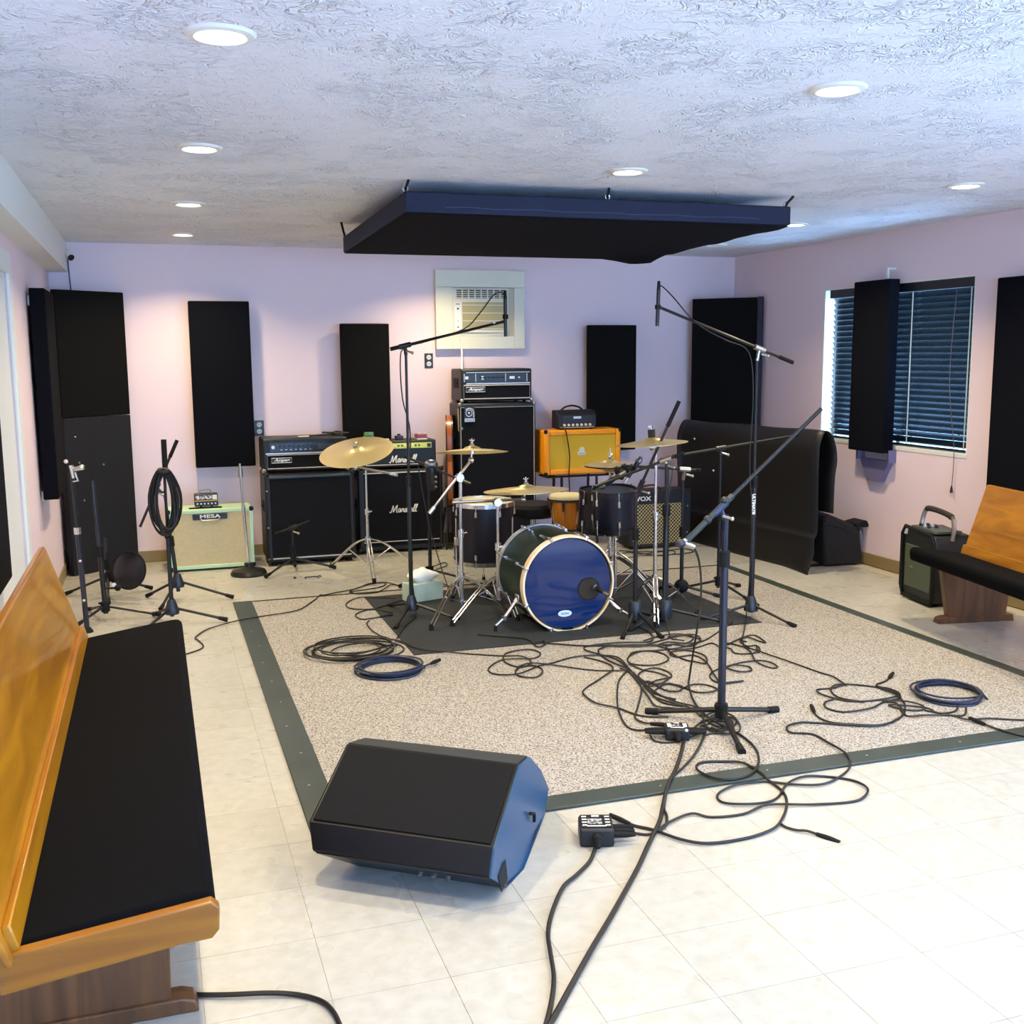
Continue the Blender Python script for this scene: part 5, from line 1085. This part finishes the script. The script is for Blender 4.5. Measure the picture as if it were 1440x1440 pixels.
# round base straight stand leaning a little
bs = V((.604, 7.958, 0)); tp = V((0.572,7.930,0.824))
t = T('straight_microphone_stand', 'chrome straight stand on a heavy round base beside the cream cabinet', 'stand', bs[:])
P('round_base', MB().lathe([(0, 0), (.128, 0), (.132, .012), (.120, .035), (.06, .05), (.03, .062), (.03, .09), (0, .09)], bs, n=36), mat('dark_iron', '#2a2a2b', .35, .4), t)
P('lower_tube', MB().tube([bs+V((0, 0, .08)), bs.lerp(tp, .60)], .0115, 12), M_CHR, t); P('upper_tube', MB().tube([bs.lerp(tp, .58), tp], .008, 10), M_STEEL, t)
P('clutch', MB().tube([bs.lerp(tp, .88), bs.lerp(tp, .95)], .017, 12), M_STEEL, t); P('clutch_ring', MB().tube([bs.lerp(tp, .58), bs.lerp(tp, .63)], .014, 12), M_CHR, t)
# low tripod before the wide cabinet
t = mic_stand('low black tripod on the tiles in front of the wide black cabinet', (.93, 7.95), [(.71, 7.76), (1.23, 7.92), (.96, 8.12)], .10, .34, 'collar', rl=.012, ru=.008, split=.5, boom=((1.06, 7.98, .37), (.80, 7.9, .30)), grip=.05)

# ================================================================ cables and boxes on the floor
def zf(x, y):
    if 1.26 < x < 3.33 and 5.40 < y < 6.88: return .0145
    if .42 < x < 4.045 and 3.34 < y < 7.03: return .0118 if not (.545 < x < 3.92 and 3.455 < y < 7.0) else .0095
    return .0005
rc = random.Random(11)
def cable(label, pts, r=.0042, m=M_CABLE, k=5, plug=None, group='loose black cables on the floor', pre=None, post=None):
    """pts: floor points (x,y); pre/post: 3D points before/after the run"""
    ph = rc.random()*6
    P2 = [(p[0], p[1], zf(p[0], p[1])+r+.004*(.5+.5*math.sin(i*1.7+ph))) for i, p in enumerate(pts)]
    P3 = list(pre or [])+P2+list(post or [])
    sp = [V((p.x, p.y, max(p.z, zf(p.x, p.y)+r*.95))) for p in spline(P3, k)]
    t = T('cable', label, 'cable', (pts[len(pts)//2][0], pts[len(pts)//2][1], 0), group)
    P('jacket', MB().tube(sp, r, 6), m, t)
    for e in (plug or ''):
        a, b = (sp[0], sp[2]) if e == 's' else (sp[-1], sp[-3]); d = (V(a)-V(b)).normalized()
        P('plug', MB().tube([V(a)-d*.005, V(a)+d*.03, V(a)+d*.045, V(a)+d*.075], [.0065, .0095, .0095, .008], 10), M_RUB, t)
    return t
cable('thin cable snaking from under the left pew along the back edge of the carpet', [(0.069,5.842),(0.189,5.978),(0.173,6.141),(0.160,6.210),(0.248,6.399),(0.440,6.508),(0.570,6.554),(0.787,6.629),(0.929,6.886),(1.015,7.054),(1.239,7.156),(1.375,7.300),(1.483,7.285),(1.413,7.163),(1.200,7.076)], .004)
cable('cable looped beside the chrome stand on the back edge of the carpet', [(1.583,7.075),(1.497,7.305),(1.370,7.277),(1.200,7.100),(1.234,6.972),(1.377,6.987),(1.506,7.202),(1.588,7.097)], .004)
cable('cable with two flat bends at the left corner of the dark mat', [(1.435,6.741),(1.282,6.820),(1.190,6.832),(1.109,6.713),(1.115,6.567),(1.242,6.500),(1.388,6.609),(1.492,6.698)], .004)
cable('cable ending in a small black adapter left of the dark mat', [(1.332,6.349),(1.234,6.503),(1.137,6.440),(1.104,6.357),(1.124,6.274),(1.175,6.274),(1.247,6.285)], .004, plug='e')
cable('cable trailing from the adapter down to the loose coil', [(1.165,6.222),(1.136,6.160),(1.132,5.987),(1.153,5.845),(1.190,5.767),(1.174,5.617)], .004)
cable('long cable crossing the mat corner and looping before the bass drum', [(1.210,5.712),(1.242,5.654),(1.281,5.517),(1.351,5.432),(1.526,5.325),(1.678,5.226),(1.768,5.179),(1.783,5.063),(1.706,4.997),(1.655,5.109),(1.711,5.257),(1.849,5.295),(1.886,5.208),(1.815,5.120),(1.660,5.149),(1.542,5.030),(1.547,4.926),(1.653,4.887),(1.806,4.987),(1.882,5.013),(2.020,5.073),(2.146,5.056),(2.237,4.994),(2.222,4.836)], .004)
cable('small crossing loop at the left of the central tangle', [(1.655,4.937),(1.706,4.997),(1.779,4.997),(1.787,4.902),(1.716,4.801),(1.648,4.851),(1.655,4.937),(1.714,5.020),(1.805,5.027),(1.994,4.853),(2.079,4.796),(2.182,4.758)], .004)
cable('black cable bending down the carpet from the tangle to the snake box, right one', [(2.167,4.803),(2.182,4.758),(2.172,4.636),(2.125,4.463),(2.000,4.235),(1.927,4.110),(1.928,4.032),(1.955,4.004)], .0045, plug='e')
cable('cable swinging wide left of the tangle before reaching the snake box', [(2.076,5.053),(2.133,4.949),(2.134,4.815),(2.022,4.691),(1.872,4.554),(1.835,4.466),(1.840,4.334),(1.904,4.248),(1.962,4.117),(2.065,4.060)], .0045)
cable('black cable bending down the carpet from the tangle to the snake box, left one', [(2.177,4.747),(2.069,4.601),(1.929,4.302),(1.860,4.095),(1.852,3.976),(1.926,3.931)], .0045, plug='e')
cable('cable with a small loop on the front edge of the dark mat', [(1.677,5.669),(1.769,5.587),(1.904,5.489),(1.910,5.363),(1.917,5.314),(1.969,5.356),(1.975,5.416),(1.919,5.390),(1.978,5.368),(2.152,5.259),(2.332,5.208),(2.514,5.141),(2.605,5.093)], .0045)
cable('cable circling below the weighted hub stand', [(2.594,5.552),(2.608,5.410),(2.585,5.288),(2.510,5.204),(2.350,5.248),(2.178,5.249),(2.133,5.191),(2.154,5.095),(2.215,4.946),(2.201,4.765)], .0045)
cable('cable from the right tangle dipping to the bundle below the bass drum', [(2.812,5.156),(2.755,5.257),(2.603,5.217),(2.442,5.152),(2.292,5.192),(2.208,5.163),(2.176,5.087),(2.170,4.935),(2.198,4.792)], .0045)
cable('straight run of cable behind the front microphone stand', [(2.305,5.203),(2.436,5.140),(2.611,5.121),(2.791,5.117),(2.987,5.271),(3.161,5.413)], .004)
cable('cable making large overlapping loops behind the front stand, left', [(2.670,5.272),(2.769,5.285),(2.826,5.248),(2.812,5.156),(2.703,5.057),(2.611,5.121),(2.551,5.053),(2.537,4.941),(2.546,4.839),(2.574,4.775),(2.616,4.732),(2.681,4.874),(2.638,4.991),(2.531,4.972),(2.523,4.890),(2.629,4.893),(2.631,4.767),(2.558,4.546),(2.526,4.447)], .0042)
cable('flat oval loop of cable left of the front stand', [(2.278,4.951),(2.347,5.039),(2.443,5.048),(2.493,4.971),(2.464,4.855),(2.373,4.794),(2.295,4.822),(2.253,4.878),(2.293,4.974),(2.394,5.051),(2.495,5.043),(2.646,5.048),(2.791,5.117)], .0042)
cable('cable loops crowded right of the front stand', [(2.876,4.994),(3.011,5.083),(3.136,5.134),(3.119,4.981),(3.095,5.021),(3.075,5.108),(3.003,5.055),(2.984,4.954),(3.034,4.936),(2.990,4.834),(2.905,4.821),(2.852,4.855),(2.869,4.921),(2.865,4.968),(2.912,5.042),(2.948,4.967),(2.976,4.868),(2.982,4.822)], .0042)
cable('long thin cable leaving the tangle toward the right coils', [(3.034,4.936),(2.990,4.834),(3.028,4.636),(3.071,4.410),(3.088,4.328),(3.072,4.237),(3.064,4.181)], .004)
cable('figure of eight cable lying right of the front stand', [(3.049,5.117),(2.973,4.958),(2.933,4.825),(2.871,4.666),(2.889,4.553),(2.929,4.565),(2.926,4.646),(2.878,4.691),(2.759,4.680),(2.677,4.630),(2.697,4.546),(2.766,4.546),(2.791,4.615),(2.723,4.653),(2.600,4.607),(2.527,4.532),(2.515,4.427),(2.617,4.402),(2.632,4.408),(2.520,4.401)], .0042)
cable('oval loop of cable lower left of the front stand', [(2.204,4.712),(2.164,4.530),(2.177,4.479),(2.244,4.501),(2.296,4.483),(2.323,4.426),(2.269,4.365),(2.220,4.406),(2.210,4.562),(2.158,4.509),(2.140,4.401),(2.127,4.263),(2.168,4.195),(2.208,4.149),(2.200,4.021)], .0042)
cable('oval loop of cable touching the front stand tube', [(2.320,4.404),(2.387,4.438),(2.444,4.417),(2.460,4.342),(2.408,4.303),(2.346,4.326),(2.326,4.402),(2.307,4.431),(2.280,4.488),(2.202,4.446),(2.134,4.358),(2.156,4.242),(2.195,4.164)], .0042)
cable('bundle cable running down the left of the front stand, inner', [(2.213,4.826),(2.177,4.573),(2.165,4.391),(2.179,4.287),(2.194,4.217),(2.235,4.140),(2.221,4.053),(2.180,3.952)], .0045)
cable('bundle cable running down the left of the front stand, outer', [(2.199,4.804),(2.150,4.547),(2.101,4.337),(2.075,4.208),(2.135,4.165),(2.171,4.132),(2.198,4.102)], .0045)
cable('short loop of cable beside the snake box', [(1.934,3.946),(1.893,3.889),(1.883,3.814),(1.942,3.784),(2.028,3.805),(2.099,3.833),(2.164,3.910)], .004)
cable('cable curled under the front leg of the front stand', [(2.095,3.889),(2.188,3.968),(2.279,3.993),(2.322,3.958),(2.301,3.861),(2.255,3.795),(2.196,3.798),(2.165,3.863),(2.140,3.909),(2.110,3.811),(2.216,3.864),(2.238,3.783)], .004)
cable('knotted cable right of the snake box, upper turns', [(2.215,4.016),(2.286,4.050),(2.336,4.012),(2.321,3.920),(2.253,3.850),(2.205,3.886),(2.206,3.961),(2.271,4.016),(2.305,3.964),(2.277,3.879),(2.202,3.832),(2.174,3.879)], .004)
cable('knotted cable right of the snake box, lower turns', [(2.154,3.942),(2.226,3.973),(2.266,3.921),(2.256,3.831),(2.188,3.783),(2.154,3.831),(2.160,3.902),(2.229,3.953),(2.263,3.903),(2.188,3.819),(2.129,3.822)], .004)
cable('narrow loops of cable along the bundle left of the front stand', [(2.239,4.856),(2.268,4.740),(2.310,4.674),(2.321,4.570),(2.235,4.505),(2.190,4.569),(2.214,4.683),(2.322,4.746),(2.367,4.678),(2.344,4.586),(2.242,4.550),(2.155,4.463),(2.165,4.347),(2.205,4.267)], .0042)
cable('thin loops of cable just below the dark mat edge', [(2.504,5.238),(2.650,5.312),(2.757,5.305),(2.797,5.210),(2.704,5.118),(2.626,5.177),(2.533,5.119),(2.585,5.011),(2.718,5.021),(2.832,5.071),(2.833,4.979)], .004)
cable('power cable from the snake box over the edge strip to the camera', [(1.996,3.782),(1.903,3.633),(1.814,3.503),(1.716,3.373),(1.627,3.234),(1.559,3.123),(1.450,2.981),(1.342,2.840),(1.158,2.614),(1.049,2.484),(0.958,2.375),(0.876,2.275),(0.807,2.189)], .0075, plug='s')
cable('cable from the snake box crossing the edge strip beside the power cable', [(2.255,4.122),(2.203,4.001),(2.111,3.820),(1.963,3.627),(1.853,3.519),(1.767,3.440),(1.688,3.329),(1.626,3.221),(1.609,3.166),(1.565,3.092),(1.518,3.068)], .005)
mic_pre = [(2.051,3.909,0.809), (2.091,3.909,0.794), (2.141,3.950,0.721), (2.207,4.050,0.604), (2.287,4.200,0.470), (2.383,4.400,0.314)]
cable('microphone cable drooping from the front stand and looping on the edge strip', [(2.404,4.515),(2.330,4.366),(2.251,4.155),(2.223,3.955),(2.245,3.772),(2.226,3.623),(2.169,3.491),(2.087,3.391),(1.994,3.352),(1.916,3.379),(1.893,3.475),(1.941,3.541),(2.029,3.525),(2.097,3.470),(2.105,3.326),(2.098,3.204),(2.039,3.094),(1.940,2.983),(1.871,2.943),(1.766,2.925),(1.638,2.931),(1.567,2.984),(1.519,3.079),(1.476,3.129),(1.458,3.153)], .005, pre=mic_pre, plug='e', group='cables of the microphones')
cable('short loose cable end on the white tiles right of the stage box', [(1.943,2.988),(1.948,2.957),(1.966,2.921),(1.994,2.900),(2.015,2.870)], .0045, plug='e')
cable('long cable wandering from the right coils over the edge strip onto the tiles', [(3.087,3.822),(3.022,3.726),(2.867,3.658),(2.754,3.698),(2.633,3.779),(2.562,3.805),(2.481,3.778),(2.457,3.714),(2.531,3.669),(2.532,3.556),(2.520,3.421),(2.475,3.335),(2.373,3.260),(2.268,3.219),(2.174,3.253),(2.101,3.314),(2.060,3.321),(1.968,3.319),(1.885,3.286),(1.850,3.245),(1.852,3.192),(1.922,3.155),(2.001,3.153),(2.063,3.183),(2.153,3.267),(2.248,3.305),(2.332,3.282),(2.403,3.214),(2.403,3.130),(2.335,3.067),(2.266,3.058),(2.134,3.080),(1.984,3.126),(1.865,3.093),(1.750,3.110),(1.696,3.153),(1.588,3.113),(1.496,3.059),(1.433,3.098)], .0045, plug='e')
cable('loose cable with a plug at the left of the right hand tangle', [(2.698,3.902),(2.680,3.849),(2.687,3.769),(2.760,3.706),(2.873,3.665),(2.987,3.709),(3.052,3.754),(3.110,3.866),(3.076,3.931)], .0042, plug='s')
cable('cable looping left of the neat right coil, upper loop', [(3.061,4.193),(2.975,4.167),(2.912,4.178),(2.878,4.145),(2.875,4.079),(2.931,3.983),(3.052,3.950),(3.204,3.971),(3.219,4.067),(3.183,4.114),(3.103,4.179),(3.017,4.198),(2.950,4.141),(2.925,4.039),(2.988,3.941)], .0042)
cable('cable looping left of the neat right coil, lower loop', [(2.882,4.022),(2.816,3.993),(2.782,3.932),(2.807,3.873),(2.865,3.852),(2.963,3.857),(3.069,3.912),(3.177,3.937),(3.208,3.992),(3.195,4.087),(3.204,4.142),(3.281,4.173),(3.326,4.205)], .0042, plug='e')
cable('cable swinging under the neat right coil', [(3.183,4.114),(3.189,3.977),(3.140,3.855),(3.058,3.752),(3.057,3.713),(3.121,3.700),(3.214,3.676),(3.287,3.650),(3.362,3.723)], .0042)
cable('cable arching between the tangle and the neat right coil', [(3.082,3.939),(3.175,3.885),(3.198,3.803),(3.157,3.767),(3.090,3.801),(3.068,3.871),(3.191,3.785),(3.204,3.710),(3.282,3.702),(3.343,3.751)], .0042)
cable('cable running out of the picture to the right on the carpet', [(3.172,3.762),(3.237,3.658),(3.256,3.593),(3.355,3.577),(3.434,3.539),(3.506,3.494)], .0042)
cable('plugged cable lying on the edge strip at the right', [(3.280,3.519),(3.292,3.459),(3.312,3.389),(3.349,3.332)], .005, plug='s')
cable('power cable from the stage box curving to the bottom edge', [(1.300,3.056),(1.256,2.981),(1.219,2.933),(1.152,2.869),(1.088,2.812),(1.010,2.695),(0.958,2.592),(0.927,2.491),(0.895,2.380),(0.851,2.283),(0.800,2.191)], .0065)
cable('thick cable coming out from under the left pew at the bottom', [(-0.079,2.667),(-0.037,2.646),(0.022,2.612),(0.098,2.580),(0.200,2.551),(0.267,2.524),(0.317,2.478),(0.338,2.416),(0.345,2.350)], .0065)
for i, (lab, pl_) in enumerate((('far cable looped on the tiles before the diamond grille combo, front loop', [(3.374,7.491),(3.581,7.570),(3.816,7.545),(4.058,7.584),(4.037,7.728),(3.819,7.676),(3.619,7.653),(3.565,7.806)]), ('far cable looped on the tiles before the diamond grille combo, back loop', [(3.525,7.855),(3.686,7.727),(3.913,7.673),(3.867,7.558),(3.724,7.548),(3.593,7.729),(3.438,7.689)]))):
    cable(lab, pl_, .004)
cable('cable behind the tissue box running to the cabinets', [(1.874,7.702),(1.954,7.759),(2.066,7.866),(2.045,7.725),(1.924,7.598),(1.837,7.384),(1.863,6.970),(1.870,6.849)], .004)
# cables hanging from the overhead stands
cable('cable hanging down the left overhead stand from its pencil microphone', [(1.443,6.194),(1.332,5.999),(1.228,5.753)], .004, group='cables of the microphones',
      pre=[(2.046,6.250,1.937), (2.019,6.250,1.958), (1.967,6.240,1.936), (1.885,6.240,1.835), (1.782,6.240,1.739), (1.553,6.235,1.668), (1.420,6.220,1.632), (1.389,6.220,1.566), (1.396,6.220,1.338), (1.434,6.200,1.129), (1.417,6.220,0.746), (1.425,6.220,0.312)])
cable('cable hanging down the right overhead stand from its pencil microphone', [(3.115,5.207),(3.026,5.078),(3.029,5.030)], .004, group='cables of the microphones',
      pre=[(2.703,5.510,1.951), (2.721,5.510,1.959), (2.782,5.500,1.905), (2.941,5.500,1.752), (3.124,5.500,1.660), (3.279,5.500,1.587), (3.302,5.480,1.326), (3.289,5.480,0.954), (3.299,5.460,0.662), (3.299,5.460,0.322), (3.276,5.450,0.067)])
cable('cable hanging from the large microphone by the floor tom', [(1.805,6.758),(1.753,6.689)], .004, group='cables of the microphones',
      pre=[(1.697,7.120,0.840), (1.718,7.100,0.670), (1.751,7.050,0.429), (1.791,6.950,0.197)])
cable('cable dropping down the thick stand right of the kit', [(2.678,5.253),(2.683,5.204),(2.714,5.161)], .0038, group='cables of the microphones', pre=[(2.802,5.500,0.930), (2.769,5.500,0.685), (2.755,5.490,0.355), (2.734,5.450,0.155)])

def coil(label, ctr, ax, ay, ang, n, r, m, seed, mess=.1, plug=None, ends=None, extra=None):
    g = random.Random(seed); pts = []; N = 22
    for i in range(n*N+1):
        k = i/N; a = 2*math.pi*i/N; j = int(k); gj = random.Random(seed*100+j)
        s = 1+mess*(gj.random()-.5)*2+.03*math.sin(a*3+j); ox, oy = (gj.random()-.5)*mess*ax*1.3, (gj.random()-.5)*mess*ay*1.3
        x, y = ax*s*math.cos(a)+ox, ay*s*math.sin(a)+oy
        px, py = ctr[0]+x*math.cos(ang)-y*math.sin(ang), ctr[1]+x*math.sin(ang)+y*math.cos(ang)
        pts.append(V((px, py, .0095+r+(j % 4)*r*1.7+.002*math.sin(a*2+j))))
    if n*N > 8:   # smooth the jumps between turns
        for _ in range(3):
            q = pts[:]
            for i in range(1, len(pts)-1): pts[i] = (q[i-1]+q[i]*2+q[i+1])/4
    if ends: pts += spline([pts[-1]]+[V(e) for e in ends], 4)[1:]
    t = T('coiled_cable', label, 'cable', (ctr[0], ctr[1], 0), 'coiled cables on the carpet')
    P('coil', MB().tube(pts, r, 6), m, t)
    if plug:
        d = (pts[-1]-pts[-3]).normalized(); a = pts[-1]
        P('plug', MB().tube([a-d*.005, a+d*.03, a+d*.045, a+d*.08], [.007, .0105, .0105, .009], 10), M_RUB, t)
    return t
def ell(l, r, t, b):   # centre and half sizes on the floor from four extreme points
    return ((l[0]+r[0])/2, (t[1]+b[1])/2), math.hypot(r[0]-l[0], r[1]-l[1])/2, math.hypot(t[0]-b[0], t[1]-b[1])/2, math.atan2(r[1]-l[1], r[0]-l[0])
l, r, t_, b = [(0.704,5.596),(1.181,5.614),(0.974,5.815),(0.891,5.388)]
cc, ax_, ay_, an = ell(l, r, t_, b); coil('loose messy coil of black cable on the left of the carpet', cc, ax_*.92, ay_*.85, an, 8, .0045, M_CABLE, 5, .42)
l, r, t_, b = [(0.876,5.195),(1.252,5.162),(1.104,5.365),(1.018,4.994)]
cc, ax_, ay_, an = ell(l, r, t_, b); e = [(1.276,5.166),(1.277,5.126)]; coil('neat round coil of blue black cable on the left of the carpet', cc, ax_*.9, ay_*.88, an, 8, .0055, M_CABLEB, 6, .08, plug=True, ends=[(e[0][0], e[0][1], .03)])
l, r, t_, b = [(3.299,4.015),(3.548,3.782),(3.553,4.051),(3.320,3.769)]
cc, ax_, ay_, an = ell(l, r, t_, b); coil('neat round coil of black cable on the right of the carpet', cc, ax_*.9, ay_*.9, an, 7, .005, M_CABLEB, 8, .09)
# coil hung on the left stand
hc = V((0.037,6.530,0.747)); rx, rz_ = .084, .20
t = T('coiled_cable', 'thick coil of black cable hung on the nearer left stand', 'cable', hc[:], 'coiled cables on the carpet'); g = random.Random(4)
for j in range(16):
    sx, sz, oy, ox = .60+.42*g.random(), .72+.30*g.random(), (g.random()-.5)*.12, (g.random()-.5)*.035
    pts = []
    for i in range(28):
        a = 2*math.pi*i/28; q = math.sin(a)
        pts.append((hc.x+ox+rx*sx*math.cos(a)*(1 if q < .3 else 1-.35*(q-.3)), hc.y+oy*(1-.5*q)+.01*math.sin(a*2+j), hc.z+(rz_-.012*(j % 3)) if False else hc.z+rz_*(q if q > 0 else q*sz)))
    P('turn', MB().tube(pts, .0052, 6, True), M_CABLE, t)
P('tie', MB().tube([(hc.x-.035, hc.y-.05, hc.z+rz_*.93), (hc.x, hc.y-.065, hc.z+rz_*.9), (hc.x+.035, hc.y-.05, hc.z+rz_*.93)], .016, 8), M_RUB, t)

# stage boxes
def stage_box(label, c, rz, s, h, jacks):
    t = T('stage_box', label, 'box', (c[0], c[1], 0), 'black stage boxes'); M = Matrix.Rotation(rz, 3, 'Z'); z0 = zf(c[0], c[1])
    L_ = lambda x, y, z: V((c[0], c[1], z0))+M @ V((x, y, z))
    P('housing', MB().box(L_(0, 0, h/2), (s[0], s[1], h), rz), M_TOLEX, t, bev=.008)
    f = P('face_plate', MB().box(L_(0, .004, h+.001), (s[0]-.012, s[1]-.02, .003), rz), M_BLK, t)
    g = random.Random(2)
    for i in range(4):
        for sx in (-1, 1): P('channel_mark', MB().box(L_(sx*(s[0]/2-.018), s[1]/2-.022-(s[1]-.05)*i/3, h+.0032), (.016, .007, .001), rz), M_LET, f)
    P('printed_panel', MB().box(L_(-.004, -.002, h+.0032), (s[0]*.42, s[1]*.34, .001), rz), mat('light_print', '#b9bcc4', .5, noise=(90, .08, '#23252b')), f)
    P('printed_panel', MB().box(L_(.0, s[1]*.34, h+.0032), (s[0]*.22, s[1]*.08, .001), rz), M_LET, f)
    P('printed_bar', MB().box(L_(0, -s[1]*.32, h+.0034), (s[0]*.56, .006, .001), rz), M_LET, f)
    P('strain_relief', MB().tube([L_(0, -s[1]/2+.012, h*.62), L_(0, -s[1]/2-.012, h*.55), L_(0, -s[1]/2-.03, h*.2)], [.017, .016, .009], 10), M_RUB, t)
    for k in range(jacks):
        a = L_(s[0]/2-.004, .02-.028*k, h*.55); d = M @ V((1, 0, 0)); P('plug', MB().tube([a, a+d*.045, a+d*.075], [.011, .010, .006], 10), M_RUB, t)
    return t
c = (1.311,3.090,0.060)
stage_box('small black stage box with white markings on the white tiles', (c[0], c[1]), -.32, (.112, .115), .062, 3)
c = (1.989,3.834,0.050)
tb_ = stage_box('small black snake box half buried in cables before the front stand', (c[0], c[1]), -.38, (.10, .085), .05, 2)
for k in range(2):
    M = Matrix.Rotation(-.38, 3, 'Z'); a = V((c[0], c[1], zf(c[0], c[1])+.028))+M @ V((-.048, .015-.03*k, 0)); d = M @ V((-1, 0, 0))
    P('plug', MB().tube([a, a+d*.05, a+d*.085], [.011, .010, .006], 10), M_RUB, tb_)
P('indicator', MB().sphere(V((c[0], c[1], .055))+Matrix.Rotation(-.38, 3, 'Z') @ V((.035, -.04, 0)), .007, 8, 6), M_WHITE, tb_)
# floor outlet cover on the tiles before the wide cabinet
f0, f1 = (0.885,7.638,0.000), (1.107,7.768,0.000); fc_ = ((f0[0]+f1[0])/2, (f0[1]+f1[1])/2)
t = T('floor_outlet', 'small flat floor outlet cover on the tiles before the wide cabinet', 'outlet', (fc_[0], fc_[1], 0))
P('cover_plate', MB().bx((fc_[0]-.11, fc_[1]-.10, 0), (fc_[0]+.11, fc_[1]+.10, .003)), M_TILE, t)
for dx in (-.09, .09): P('latch', MB().bx((fc_[0]+dx-.008, fc_[1]-.03, .003), (fc_[0]+dx+.008, fc_[1]+.03, .005)), M_BLK, t)
P('flip_lid', MB().tube([(fc_[0]-.02, fc_[1]-.07, .005), (fc_[0]-.02, fc_[1]-.02, .005), (fc_[0]+.07, fc_[1]-.02, .005), (fc_[0]+.07, fc_[1]-.07, .005)], .006, 5), M_BLK, t)
